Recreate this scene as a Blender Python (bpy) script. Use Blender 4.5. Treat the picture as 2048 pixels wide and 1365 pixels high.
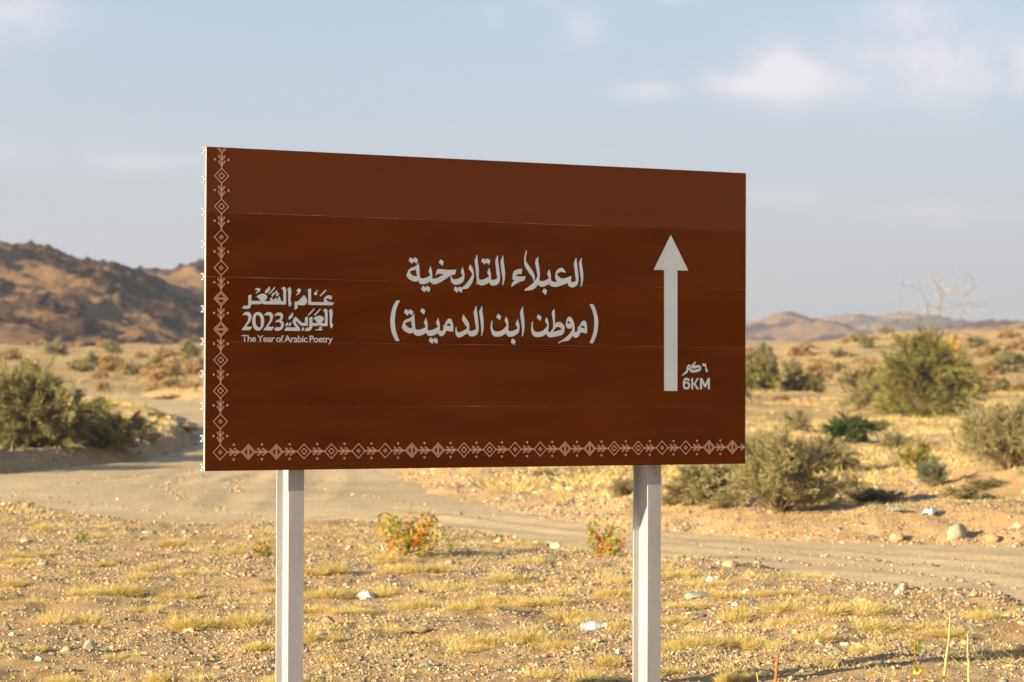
import bpy, math, random
import numpy as np
from mathutils import Vector, Matrix
from mathutils.geometry import tessellate_polygon

for o in list(bpy.data.objects): bpy.data.objects.remove(o)
S = bpy.context.scene
COL = S.collection
R = math.radians

# ------------------------------------------------------------------ camera
FPX = 5417.9                       # focal length in pixels of a 2048 wide frame
HC = 1.75                          # eye height
rv = np.array([-0.0138, 0.5101, -0.0076])
th = np.linalg.norm(rv); k = rv / th
K = np.array([[0, -k[2], k[1]], [k[2], 0, -k[0]], [-k[1], k[0], 0]])
RP = np.eye(3) + math.sin(th) * K + (1 - math.cos(th)) * K @ K      # sign axes seen from the camera
TP = np.array([-1.5108, -0.6407, -13.3304])                         # lower left corner of the sign
zw = RP[:, 1]
yw = np.array([0, 0, -1.0]); yw = yw - zw * yw.dot(zw); yw /= np.linalg.norm(yw)
xw = np.cross(yw, zw)
C2W = np.array([xw, yw, zw])       # camera vector -> world vector
cam = bpy.data.cameras.new('camera')
camo = bpy.data.objects.new('camera', cam); COL.objects.link(camo)
M = Matrix([list(C2W[i]) + [0] for i in range(3)] + [[0, 0, 0, 1]])
camo.matrix_world = Matrix.Translation((0, 0, HC)) @ M
cam.sensor_width = 36; cam.lens = FPX / 2048 * 36
cam.clip_start = 0.1; cam.clip_end = 20000
cam.dof.use_dof = True; cam.dof.focus_distance = 14.1; cam.dof.aperture_fstop = 4.6
S.camera = camo

def ray(px, py):
    v = C2W @ np.array([(px - 1024) / FPX, (682.5 - py) / FPX, -1.0])
    return v / v[1]                # per metre of distance

# ------------------------------------------------------------------ light
SUN_AZ = R(37.5); SUN_EL = R(14)     # the light travels to the right and away from the camera
w = bpy.data.worlds.new('World'); S.world = w; w.use_nodes = True
nt = w.node_tree; N = nt.nodes; L = nt.links
bg = N['Background']; bg.inputs['Strength'].default_value = 0.056
sky = N.new('ShaderNodeTexSky'); sky.sky_type = 'NISHITA'; sky.sun_disc = False
sky.sun_elevation = SUN_EL
sky.sun_rotation = math.atan2(-math.cos(SUN_AZ), -math.sin(SUN_AZ))
sky.air_density = 1.0; sky.dust_density = 1.6; sky.ozone_density = 1.5
tc = N.new('ShaderNodeTexCoord')

def vec_math(op, a, b=None):
    n = N.new('ShaderNodeVectorMath'); n.operation = op
    for i, v in enumerate((a, b)):
        if v is None: continue
        if hasattr(v, 'type'): L.new(v, n.inputs[i])
        else: n.inputs[i].default_value = v
    return n

def smath(op, a, b=None, c=None, clamp=False):
    n = N.new('ShaderNodeMath'); n.operation = op; n.use_clamp = clamp
    for i, v in enumerate((a, b, c)):
        if v is None: continue
        if hasattr(v, 'type'): L.new(v, n.inputs[i])
        else: n.inputs[i].default_value = v
    return n.outputs[0]

sep = N.new('ShaderNodeSeparateXYZ'); L.new(tc.outputs['Generated'], sep.inputs[0])
# thin high cloud: noise over the whole dome, flattened towards the horizon
den = smath('ADD', smath('MAXIMUM', sep.outputs[2], 0.0), 0.12)
cx = smath('DIVIDE', sep.outputs[0], den); cy = smath('DIVIDE', sep.outputs[1], den)
cmb = N.new('ShaderNodeCombineXYZ'); L.new(cx, cmb.inputs[0]); L.new(cy, cmb.inputs[1])
n1 = N.new('ShaderNodeTexNoise'); n1.inputs['Scale'].default_value = 1.3; n1.inputs['Detail'].default_value = 7
n1.inputs['Roughness'].default_value = 0.55
L.new(cmb.outputs[0], n1.inputs['Vector'])
veil = smath('MULTIPLY', smath('SUBTRACT', n1.outputs[0], 0.47), 1.6, clamp=True)
# cumulus: soft banks with a noisy outline, each where it stands in the sky
n2 = N.new('ShaderNodeTexNoise'); n2.inputs['Scale'].default_value = 30; n2.inputs['Detail'].default_value = 9
n2.inputs['Roughness'].default_value = 0.62
L.new(tc.outputs['Generated'], n2.inputs['Vector'])
banks = [(1565, 138, 62, 52, .9), (1480, 168, 70, 24, .62), (1640, 165, 150, 42, .5), (1880, 120, 160, 55, .82),
         (1740, 115, 90, 40, .6), (1960, 165, 200, 55, .7), (2110, 130, 120, 60, .8), (1840, 25, 110, 36, .5),
         (1280, 180, 75, 20, .55), (1160, 60, 45, 42, .42), (1080, 10, 40, 22, .42), (990, 28, 22, 20, .3),
         (30, 20, 100, 55, .5), (-80, 40, 120, 70, .6), (330, 325, 110, 18, .3), (0, 310, 50, 30, .32), (90, 300, 160, 60, .16),
         (1560, 395, 90, 20, .28), (1850, 425, 160, 22, .22), (1330, 0, 60, 10, .2)]
acc = None
for (px, py, rx, ry, s) in banks:
    d = ray(px, py); d = d / np.linalg.norm(d)
    u = np.array([d[1], -d[0], 0]); u /= np.linalg.norm(u); v = np.cross(u, d)
    du = vec_math('DOT_PRODUCT', tc.outputs['Generated'], tuple(u / (rx / FPX))).outputs['Value']
    dv = vec_math('DOT_PRODUCT', tc.outputs['Generated'], tuple(v / (ry / FPX))).outputs['Value']
    dv = smath('SUBTRACT', dv, float(np.dot(v, d) / (ry / FPX)))
    fr = vec_math('DOT_PRODUCT', tc.outputs['Generated'], tuple(d)).outputs['Value']
    front = smath('GREATER_THAN', fr, 0.5)
    r2 = smath('ADD', smath('MULTIPLY', du, du), smath('MULTIPLY', dv, dv))
    g = smath('MULTIPLY', smath('POWER', 2.718, smath('MULTIPLY', r2, -1.0)), s)
    g = smath('MULTIPLY', g, front)
    acc = g if acc is None else smath('MAXIMUM', acc, g) if s > .5 else smath('ADD', acc, g)
bank = smath('MULTIPLY', smath('ADD', acc, smath('MULTIPLY', smath('MULTIPLY', smath('SUBTRACT', n2.outputs[0], 0.53), 1.6), smath('MINIMUM', smath('MULTIPLY', acc, 3.2), 1.4))), 1.15, clamp=True)
cloud = smath('ADD', smath('MULTIPLY', veil, 0.14), smath('MULTIPLY', bank, 0.8), clamp=True)
# thin white veil of dust over the blue, stronger near the horizon
elev = smath('POWER', smath('SUBTRACT', 1.0, smath('MAXIMUM', sep.outputs[2], 0.0)), 4.0)
hz = N.new('ShaderNodeValToRGB'); L.new(sep.outputs[2], hz.inputs[0])
for e_, (p_, c_) in zip(hz.color_ramp.elements, [(0.02, (4.65, 4.55, 5.15)), (.15, (4.5, 5.15, 6.7))]): e_.position = p_; e_.color = (*c_, 1)
mixh = N.new('ShaderNodeMix'); mixh.data_type = 'RGBA'
L.new(smath('MULTIPLY', elev, 0.88), mixh.inputs['Factor'])
L.new(sky.outputs[0], mixh.inputs['A']); L.new(hz.outputs[0], mixh.inputs['B'])
mixc = N.new('ShaderNodeMix'); mixc.data_type = 'RGBA'
L.new(cloud, mixc.inputs['Factor']); L.new(mixh.outputs['Result'], mixc.inputs['A'])
mixc.inputs['B'].default_value = (6.9, 6.4, 6.8, 1)
L.new(mixc.outputs['Result'], bg.inputs['Color'])

sl = bpy.data.lights.new('sun', 'SUN'); sl.energy = 5.0; sl.angle = R(0.53); sl.color = (1.0, 0.81, 0.53)
so = bpy.data.objects.new('sun', sl); COL.objects.link(so)
ld = Vector((math.cos(SUN_AZ) * math.cos(SUN_EL), math.sin(SUN_AZ) * math.cos(SUN_EL), -math.sin(SUN_EL)))
so.rotation_euler = ld.to_track_quat('-Z', 'Y').to_euler(); so.location = (-20, -20, 20)
S.view_settings.view_transform = 'Standard'; S.view_settings.look = 'None'
S.view_settings.exposure = 1.38; S.view_settings.gamma = 1; S.view_settings.use_curve_mapping = False
S.render.engine = 'CYCLES'
S.cycles.volume_bounces = 0

# ------------------------------------------------------------------ noise
def _hash(ix, iy, seed):
    h = (ix.astype(np.int64) * 374761393 + iy.astype(np.int64) * 668265263 + seed * 974634777) & 0xffffffff
    h = ((h ^ (h >> 13)) * 1274126177) & 0xffffffff
    h = (h ^ (h >> 16)) & 0xffffffff
    return h / 4294967295.0

def vnoise(x, y, seed=0):
    x = np.asarray(x, float); y = np.asarray(y, float)
    ix = np.floor(x); iy = np.floor(y); fx = x - ix; fy = y - iy
    fx = fx * fx * fx * (fx * (fx * 6 - 15) + 10); fy = fy * fy * fy * (fy * (fy * 6 - 15) + 10)
    a = _hash(ix, iy, seed); b = _hash(ix + 1, iy, seed); c = _hash(ix, iy + 1, seed); d = _hash(ix + 1, iy + 1, seed)
    return (a * (1 - fx) + b * fx) * (1 - fy) + (c * (1 - fx) + d * fx) * fy * 1.0

def fbm(x, y, oct=5, seed=0, gain=0.5):
    s = 0; a = 1; t = 0
    for i in range(oct):
        s = s + a * (vnoise(x, y, seed + i * 17) - 0.5); t += a
        x, y = (x * 1.72 + y * 1.1) + 3.1, (y * 1.72 - x * 1.1) + 7.7; a *= gain
    return s / t * 2

def ridged(x, y, oct=5, seed=0, gain=0.55):
    s = 0; a = 1; t = 0
    for i in range(oct):
        s = s + a * (1 - np.abs(2 * vnoise(x, y, seed + i * 13) - 1) ** 0.8); t += a
        x, y = (x * 1.72 + y * 1.1) + 1.3, (y * 1.72 - x * 1.1) + 4.1; a *= gain
    return s / t

def sstep(a, b, x):
    t = np.clip((x - a) / (b - a), 0, 1); return t * t * (3 - 2 * t)

# ------------------------------------------------------------------ terrain height
PY = [-400, 0, 30, 50, 60, 75, 100, 130, 180, 260, 400, 600, 1000, 2500, 9000]
PZ = [0, 0, 0, .03, .19, .44, .95, 1.55, 2.7, 4.5, 7.1, 10.4, 15.6, 36, 120]
def zbase(x, y):
    x = np.asarray(x, float); y = np.asarray(y, float)
    z = np.interp(y, PY, PZ)
    # low swell of ground on the right in the middle distance
    z = z + 2.1 * np.exp(-((y - 235) / 62.) ** 2) * sstep(16, 38, x - (y - 235) * .1)
    return z

def at(px, py):
    """the spot of ground seen at a pixel of the photograph"""
    r = ray(px, py); lo = 4.0; y = 6.0
    while y < 5000:
        if HC + r[2] * y < zbase(r[0] * y, y): break
        lo = y; y *= 1.02
    hi = y
    for _ in range(30):
        m = (lo + hi) / 2
        if HC + r[2] * m < zbase(r[0] * m, m): hi = m
        else: lo = m
    return r[0] * hi, hi

near_px = [(-700, 985), (-300, 1000), (0, 1015), (100, 1020), (200, 1031), (320, 1046), (430, 1052), (560, 1054), (700, 1052), (820, 1056), (900, 1060),
           (1000, 1076), (1100, 1086), (1180, 1094), (1280, 1106), (1400, 1119), (1500, 1128), (1600, 1141), (1700, 1153), (1800, 1170),
           (1900, 1183), (2000, 1197), (2048, 1205), (2300, 1250), (2700, 1330)]
far_px = [(2700, 1130), (2300, 1104), (2048, 1096), (1900, 1092), (1700, 1088), (1500, 1080), (1330, 1068), (1200, 1052), (1100, 1043), (1000, 1020),
          (900, 1000), (820, 975), (780, 950), (750, 925), (690, 893), (600, 858), (500, 826), (411, 810), (320, 798), (200, 787), (60, 781), (-300, 777),
          (-300, 790), (60, 797), (180, 802), (280, 815), (335, 830), (380, 850), (402, 872), (396, 892), (345, 912), (250, 926), (100, 941), (0, 951), (-300, 966), (-700, 955)]
near_w = np.array([at(*p) for p in near_px]); far_w = np.array([at(*p) for p in far_px])
def densify(P, closed=True):
    out = []
    n = len(P)
    for i in range(n if closed else n - 1):
        a, b = P[i], P[(i + 1) % n]
        m = 6
        p0, p3 = P[i - 1] if (closed or i) else a, P[(i + 2) % n] if (closed or i + 2 < n) else b
        for j in range(m):
            t = j / m
            out.append(0.5 * ((2 * a) + (-p0 + b) * t + (2 * p0 - 5 * a + 4 * b - p3) * t * t + (-p0 + 3 * a - 3 * b + p3) * t ** 3))
    return np.array(out)
ROAD = densify(np.vstack([near_w, far_w]))
ROAD[:, 1] = np.clip(ROAD[:, 1], 9, 400)

def road_sd(x, y):
    """signed distance to the road edge, positive outside"""
    x = np.asarray(x, float).ravel(); y = np.asarray(y, float).ravel()
    out = np.full(x.shape, 40.0)
    m = (y > 8) & (y < 260) & (np.abs(x) < 90)
    X = x[m]; Y = y[m]
    best = np.full(X.shape, 1e9); ins = np.zeros(X.shape, bool)
    n = len(ROAD)
    for i in range(n):
        ax, ay = ROAD[i]; bx, by = ROAD[(i + 1) % n]
        dx, dy = bx - ax, by - ay; l2 = dx * dx + dy * dy + 1e-9
        t = np.clip(((X - ax) * dx + (Y - ay) * dy) / l2, 0, 1)
        best = np.minimum(best, (X - ax - t * dx) ** 2 + (Y - ay - t * dy) ** 2)
        c = ((ay > Y) != (by > Y))
        if by != ay: ins ^= c & (X < (bx - ax) * (Y - ay) / (by - ay) + ax)
    out[m] = np.sqrt(best) * np.where(ins, -1, 1)
    return out

def height(x, y, sd=None):
    shp = np.shape(x); x = np.asarray(x, float).ravel(); y = np.asarray(y, float).ravel()
    if sd is None: sd = road_sd(x, y)
    z = zbase(x, y)
    yn = np.interp(x / np.maximum(y, 4), near_w[:, 0] / near_w[:, 1], near_w[:, 1])
    far = (y > yn) & (y > 12)
    sdn = sd + 0.35 * fbm(x * .9, y * .9, 3, 5)
    lump = 0.5 + 0.9 * fbm(x * .35, y * .35, 3, 9)
    bankh = np.clip(.17 + .20 * lump, .03, .45) * sstep(0.0, 1.5, sdn) - .10 * sstep(1.8, 5.5, sdn)
    right = sstep(6.0, 8.5, x) * np.exp(-((y - 41) / 7.) ** 2)
    bankh = bankh + right * .62 * sstep(.4, 4., sdn)
    isl = sstep(-.085, -.115, x / np.maximum(y, 4)) * (y < 95)
    bankh = bankh * (1 - isl) + isl * (.30 + .05 * lump) * sstep(0, .9, sd + .12 * fbm(x * .9, y * .9, 3, 5))
    bankh = np.where(y > 110, bankh * .3, bankh)
    z = z + np.where(far, bankh, (.05 + .05 * lump) * sstep(0, .8, sdn))
    out = sstep(-0.15, 0.5, sdn)
    amp = np.clip(y / 30, 1, 40)
    z = z + out * (0.055 * fbm(x * .8, y * .8, 4, 21) + 0.035 * fbm(x * 4.1, y * 4.1, 4, 31, .6) * (y < 120))
    z = z + out * np.clip((y - 60) / 200, 0, 1) * 1.1 * fbm(x * .06, y * .05, 4, 77)
    z = z + out * (y < 70) * far * .16 * np.clip(ridged(x * 1.1, y * 1.1, 4, 41) - .55, 0, 1)
    z = z - (1 - out) * (0.07)
    return z.reshape(shp)

_ys = np.geomspace(11, 420, 560)
def spot(px, py):
    """like at(), on the finished ground with its banks and mounds"""
    r = ray(px, py); d = HC + r[2] * _ys - height(r[0] * _ys, _ys)
    k = np.argmax(d < 0)
    if k == 0: return at(px, py)
    t = d[k - 1] / (d[k - 1] - d[k]); y = _ys[k - 1] + t * (_ys[k] - _ys[k - 1])
    return r[0] * y, y
def gz(x, y): return float(height(np.array([x]), np.array([y]))[0])
def rz(x, y):                         # road surface
    x = np.asarray(x, float); y = np.asarray(y, float)
    return zbase(x, y) + 0.0025 * fbm(x * 1.3, y * 1.3, 3, 61) + 0.014 * fbm(x * .25, y * .25, 2, 63)

# ------------------------------------------------------------------ mesh helpers
def mesh_np(name, V, F, mat=None, col=None, smooth=False, mats=None, midx=None):
    V = np.asarray(V, np.float32); F = np.asarray(F, np.int32)
    me = bpy.data.meshes.new(name); n = F.shape[1]
    me.vertices.add(len(V)); me.vertices.foreach_set('co', V.ravel())
    me.loops.add(F.size); me.loops.foreach_set('vertex_index', F.ravel())
    me.polygons.add(len(F)); me.polygons.foreach_set('loop_start', np.arange(0, F.size, n, dtype=np.int32))
    if smooth: me.polygons.foreach_set('use_smooth', np.ones(len(F), bool))
    if col is not None:               # one colour value per vertex
        a = me.color_attributes.new('tone', 'FLOAT_COLOR', 'POINT')
        c = np.ones((len(V), 4), np.float32); c[:, :col.shape[1]] = col
        a.data.foreach_set('color', c.ravel())
    if mat: me.materials.append(mat)
    me.update(calc_edges=True)
    return me

def link(name, me, parent=None, loc=(0, 0, 0), rot=(0, 0, 0), sc=(1, 1, 1)):
    o = bpy.data.objects.new(name, me); COL.objects.link(o)
    o.location = loc; o.rotation_euler = rot; o.scale = sc
    if parent: o.parent = parent
    return o

def tag(o, label=None, cat=None, group=None, kind=None):
    if label: o['label'] = label
    if cat: o['category'] = cat
    if group: o['group'] = group
    if kind: o['kind'] = kind
    return o

class MB:                              # small mesh builder with mixed polygons
    def __init__(s): s.v = []; s.f = []
    def add(s, V, F):
        b = len(s.v); s.v += [tuple(p) for p in V]; s.f += [tuple(b + i for i in f) for f in F]
    def box(s, a, b):
        x0, y0, z0 = a; x1, y1, z1 = b
        s.add([(x0, y0, z0), (x1, y0, z0), (x1, y1, z0), (x0, y1, z0), (x0, y0, z1), (x1, y0, z1), (x1, y1, z1), (x0, y1, z1)],
              [(0, 3, 2, 1), (4, 5, 6, 7), (0, 1, 5, 4), (1, 2, 6, 5), (2, 3, 7, 6), (3, 0, 4, 7)])
    def prism(s, pts, f):             # pts: 2D outline counter-clockwise, f(p, t) -> 3D, t in (0, 1)
        n = len(pts)
        V = [f(p, 0) for p in pts] + [f(p, 1) for p in pts]
        F = [(i, (i + 1) % n, n + (i + 1) % n, n + i) for i in range(n)]
        tri = tessellate_polygon([[Vector((p[0], p[1], 0)) for p in pts]])
        F += [tuple(t) for t in tri] + [tuple(n + i for i in reversed(t)) for t in tri]
        s.add(V, F)
    def tube(s, P, r, n=6, cap=True):
        P = [Vector(p) for p in P]; m = len(P); V = []; F = []
        for i, p in enumerate(P):
            d = (P[min(i + 1, m - 1)] - P[max(i - 1, 0)]).normalized()
            a = d.orthogonal().normalized(); b = d.cross(a)
            rr = r[i] if hasattr(r, '__len__') else r
            for j in range(n):
                t = 2 * math.pi * j / n; V.append(p + (a * math.cos(t) + b * math.sin(t)) * rr)
        for i in range(m - 1):
            for j in range(n): F.append((i * n + j, i * n + (j + 1) % n, (i + 1) * n + (j + 1) % n, (i + 1) * n + j))
        if cap: F.append(tuple(range(n - 1, -1, -1))); F.append(tuple((m - 1) * n + j for j in range(n)))
        s.add(V, F)
    def build(s, name, mat, parent=None, smooth=False, recalc=False, **kw):
        me = bpy.data.meshes.new(name); me.from_pydata(s.v, [], s.f)
        if mat: me.materials.append(mat)
        if smooth:
            for p in me.polygons: p.use_smooth = True
        if recalc:
            import bmesh
            bm = bmesh.new(); bm.from_mesh(me); bmesh.ops.recalc_face_normals(bm, faces=bm.faces); bm.to_mesh(me); bm.free()
        me.update()
        return link(name, me, parent, **kw)

# ------------------------------------------------------------------ materials
class Mat:
    def __init__(s, name, base=(.5, .5, .5), rough=.8, spec=.3):
        s.m = bpy.data.materials.new(name); s.m.use_nodes = True; s.nt = s.m.node_tree
        s.b = s.nt.nodes['Principled BSDF']; s.out = s.nt.nodes['Material Output']
        s.b.inputs['Base Color'].default_value = (*base, 1); s.b.inputs['Roughness'].default_value = rough
        s.b.inputs['Specular IOR Level'].default_value = spec
        s.tc = None
    def n(s, t, **kw):
        n = s.nt.nodes.new(t)
        for k, v in kw.items():
            if hasattr(n, k): setattr(n, k, v)
        return n
    def coord(s, which='Object', scale=None):
        if s.tc is None: s.tc = s.n('ShaderNodeTexCoord')
        if scale is None: return s.tc.outputs[which]
        mp = s.n('ShaderNodeMapping'); s.nt.links.new(s.tc.outputs[which], mp.inputs[0]); mp.inputs['Scale'].default_value = scale
        return mp.outputs[0]
    def noise(s, scale, detail=5, rough=.55, vec=None):
        n = s.n('ShaderNodeTexNoise'); n.inputs['Scale'].default_value = scale; n.inputs['Detail'].default_value = detail
        n.inputs['Roughness'].default_value = rough; s.nt.links.new(vec or s.coord(), n.inputs['Vector']); return n.outputs['Fac']
    def voro(s, scale, feat='F1', out='Distance', vec=None):
        n = s.n('ShaderNodeTexVoronoi', feature=feat); n.inputs['Scale'].default_value = scale
        s.nt.links.new(vec or s.coord(), n.inputs['Vector']); return n.outputs[out]
    def ramp(s, f, stops, interp='LINEAR'):
        n = s.n('ShaderNodeValToRGB'); cr = n.color_ramp; cr.interpolation = interp
        while len(cr.elements) < len(stops): cr.elements.new(.5)
        for e, (p, c) in zip(cr.elements, stops):
            e.position = p; e.color = (*c, 1) if len(c) == 3 else c
        s.nt.links.new(f, n.inputs[0]); return n.outputs[0]
    def mix(s, f, a, b, mode='MIX'):
        n = s.n('ShaderNodeMix', data_type='RGBA', blend_type=mode)
        for sock, v in ((n.inputs['Factor'], f), (n.inputs['A'], a), (n.inputs['B'], b)):
            if hasattr(v, 'type'): s.nt.links.new(v, sock)
            elif hasattr(v, '__len__'): sock.default_value = (*v, 1)
            else: sock.default_value = v
        return n.outputs['Result']
    def math(s, op, a, b=0.0, clamp=False):
        n = s.n('ShaderNodeMath', operation=op, use_clamp=clamp)
        for i, v in enumerate((a, b)):
            if hasattr(v, 'type'): s.nt.links.new(v, n.inputs[i])
            else: n.inputs[i].default_value = v
        return n.outputs[0]
    def base(s, c): s.nt.links.new(c, s.b.inputs['Base Color']); return s
    def rough(s, c): s.nt.links.new(c, s.b.inputs['Roughness']); return s
    def bump(s, h, strength=.5, dist=.02):
        n = s.n('ShaderNodeBump'); n.inputs['Strength'].default_value = strength; n.inputs['Distance'].default_value = dist
        s.nt.links.new(h, n.inputs['Height']); s.nt.links.new(n.outputs[0], s.b.inputs['Normal']); return s
    def attr(s, name='tone'):
        n = s.n('ShaderNodeAttribute'); n.attribute_name = name; return n
    def leafy(s, col, trans=.35):      # diffuse leaf that lets some light through
        s.base(col)
        t = s.n('ShaderNodeBsdfTranslucent'); s.nt.links.new(col, t.inputs[0])
        m = s.n('ShaderNodeMixShader'); m.inputs[0].default_value = trans
        s.nt.links.new(s.b.outputs[0], m.inputs[1]); s.nt.links.new(t.outputs[0], m.inputs[2])
        s.nt.links.new(m.outputs[0], s.out.inputs[0]); return s

def mat_ground():
    m = Mat('desert ground', rough=.95, spec=.1)
    geo = m.n('ShaderNodeNewGeometry'); P = geo.outputs['Position']
    big = m.noise(.35, 4, .5, P); med = m.noise(2.3, 6, .6, P); fine = m.noise(38, 6, .7, P)
    soil = m.ramp(med, [(.28, (.41, .26, .115)), (.5, (.55, .365, .165)), (.72, (.66, .47, .235))])
    peb = m.voro(33, out='Color', vec=P)
    sx = m.n('ShaderNodeSeparateColor'); m.nt.links.new(peb, sx.inputs[0])
    stone = m.ramp(sx.outputs[0], [(0, (.17, .165, .14)), (.28, (.30, .25, .18)), (.5, (.47, .33, .21)), (.72, (.58, .44, .29)), (.9, (.24, .225, .19)), (1, (.66, .54, .40))], 'CONSTANT')
    dist = m.voro(33, vec=P)
    pm = m.math('MULTIPLY', m.math('LESS_THAN', dist, .42), m.math('GREATER_THAN', sx.outputs[1], .22))
    cover = m.ramp(m.noise(.9, 5, .6, P), [(.36, (0, 0, 0)), (.54, (1, 1, 1))])
    c = m.mix(m.math('MULTIPLY', pm, cover), soil, stone)
    # straw-coloured withered growth further out
    sepp = m.n('ShaderNodeSeparateXYZ'); m.nt.links.new(P, sepp.inputs[0])
    fary = m.math('MULTIPLY', m.math('SUBTRACT', sepp.outputs[1], 52.), 1 / 40., clamp=True)
    straw = m.ramp(m.noise(.22, 6, .68, P), [(.35, (.30, .22, .12)), (.48, (.50, .36, .17)), (.62, (.60, .45, .20)), (.75, (.44, .30, .15))])
    c = m.mix(m.math('MULTIPLY', fary, .8), c, straw)
    c = m.mix(m.math('MULTIPLY', m.ramp(fine, [(.35, (0, 0, 0)), (.65, (1, 1, 1))]), .22), c, (.62, .45, .28))
    m.base(c)
    h = m.math('ADD', m.noise(120, 3, .6, P), m.math('MULTIPLY', fine, 1.2))
    m.bump(h, .7, .02)
    return m.m

def mat_road():
    m = Mat('packed dirt road', rough=.93, spec=.12)
    P = m.n('ShaderNodeNewGeometry').outputs['Position']
    a = m.ramp(m.noise(.55, 6, .6, P), [(.3, (.57, .42, .235)), (.5, (.66, .50, .295)), (.7, (.72, .57, .36))])
    mp = m.n('ShaderNodeMapping'); mp.inputs['Scale'].default_value = (.25, 1.6, 1); mp.inputs['Rotation'].default_value = (0, 0, .12)
    m.nt.links.new(P, mp.inputs[0])
    tr = m.ramp(m.noise(1.0, 5, .6, mp.outputs[0]), [(.42, (0, 0, 0)), (.55, (1, 1, 1))])
    a = m.mix(m.math('MULTIPLY', tr, .45), a, (.70, .56, .36))
    gr = m.ramp(m.noise(26, 5, .75, P), [(.56, (0, 0, 0)), (.66, (1, 1, 1))])
    a = m.mix(m.math('MULTIPLY', gr, .6), a, (.33, .26, .17))
    pt = m.ramp(m.noise(.16, 5, .65, P), [(.42, (0, 0, 0)), (.62, (1, 1, 1))])
    a = m.mix(m.math('MULTIPLY', pt, .4), a, (.42, .31, .19))
    m.base(a)
    m.bump(m.math('ADD', m.noise(18, 6, .7, P), m.math('MULTIPLY', m.noise(1.0, 4, .6, mp.outputs[0]), 1.5)), .7, .03)
    return m.m

def mat_tone(name, rough=.9, spec=.15, amp=.25, scale=60):
    m = Mat(name, rough=rough, spec=spec)
    a = m.attr().outputs['Color']; n = m.noise(scale, 4, .6)
    m.base(m.mix(amp, a, m.mix(n, (.0, .0, .0), (1, 1, 1)), 'OVERLAY')); m.bump(n, .3, .01)
    return m.m

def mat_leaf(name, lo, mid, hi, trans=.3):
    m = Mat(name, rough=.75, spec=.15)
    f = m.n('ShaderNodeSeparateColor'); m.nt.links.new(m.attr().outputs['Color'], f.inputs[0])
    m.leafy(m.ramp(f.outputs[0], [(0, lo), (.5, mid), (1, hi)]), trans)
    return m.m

def mat_bark(name, c):
    m = Mat(name, c, .9, .1); n = m.noise(25, 4)
    m.base(m.mix(n, tuple(x * .6 for x in c), tuple(min(1, x * 1.35) for x in c))); return m.m

GROUND = mat_ground(); ROADM = mat_road(); PEB = mat_tone('gravel stone'); ROCK = mat_tone('weathered rock', .85, .2, .35, 14)
STRAW = mat_leaf('dry yellow grass', (.53, .41, .13), (.72, .58, .22), (.83, .72, .36), .4)
OLIVE = mat_leaf('olive twigs', (.095, .09, .024), (.24, .215, .06), (.45, .39, .13), .25)
DUSTYOL = mat_leaf('dusty olive twigs', (.11, .10, .04), (.26, .235, .09), (.46, .41, .17), .25)
GREYOL = mat_leaf('grey olive twigs', (.17, .15, .07), (.36, .31, .15), (.54, .46, .25), .3)
DARKG = mat_leaf('dark green leaves', (.035, .06, .02), (.08, .12, .035), (.17, .20, .06), .2)
BLUEG = mat_leaf('blue green blades', (.10, .12, .065), (.19, .21, .115), (.32, .32, .17), .25)
TANTW = mat_leaf('withered tan twigs', (.34, .21, .10), (.52, .36, .17), (.66, .50, .25), .3)
RUST = mat_leaf('rusty red and green leaves', (.14, .19, .035), (.26, .29, .05), (.55, .17, .03), .35)
BARK = mat_bark('grey brown bark', (.24, .17, .11)); TANBARK = mat_bark('pale yellow bark', (.45, .36, .17))

# ------------------------------------------------------------------ ground sheet
ys = np.concatenate([np.linspace(-300, 8, 40)[:-1], np.linspace(8, 14, 30)[:-1], np.arange(14, 36, .12), np.geomspace(36, 120, 230),
                     np.geomspace(121, 700, 140), np.geomspace(710, 9000, 60)])
sg = np.concatenate([-np.geomspace(2.2, .24, 26), np.linspace(-.235, .235, 330), np.geomspace(.24, 2.2, 26)])
YY, SS = np.meshgrid(ys, sg, indexing='ij'); XX = SS * (np.abs(YY) + 6)
SD = road_sd(XX, YY)
ZZ = height(XX, YY, SD)
def grid_faces(nr, nc):
    i = np.arange(nr - 1)[:, None] * nc + np.arange(nc - 1)[None, :]
    return np.stack([i, i + 1, i + nc + 1, i + nc], -1).reshape(-1, 4)
ground = link('ground', mesh_np('ground', np.stack([XX, YY, ZZ], -1).reshape(-1, 3), grid_faces(len(ys), len(sg)), GROUND, smooth=True))
tag(ground, kind='structure')
sel = (SD.reshape(XX.shape) < .9)
F = grid_faces(len(ys), len(sg)); F = F[sel.ravel()[F].all(1)]
used, inv = np.unique(F, return_inverse=True)
RV = np.stack([XX.ravel(), YY.ravel(), rz(XX.ravel(), YY.ravel())], -1)[used]
RSD = SD.ravel()[used]
RV[:, 2] -= .10 * sstep(.15, .9, RSD)
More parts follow.
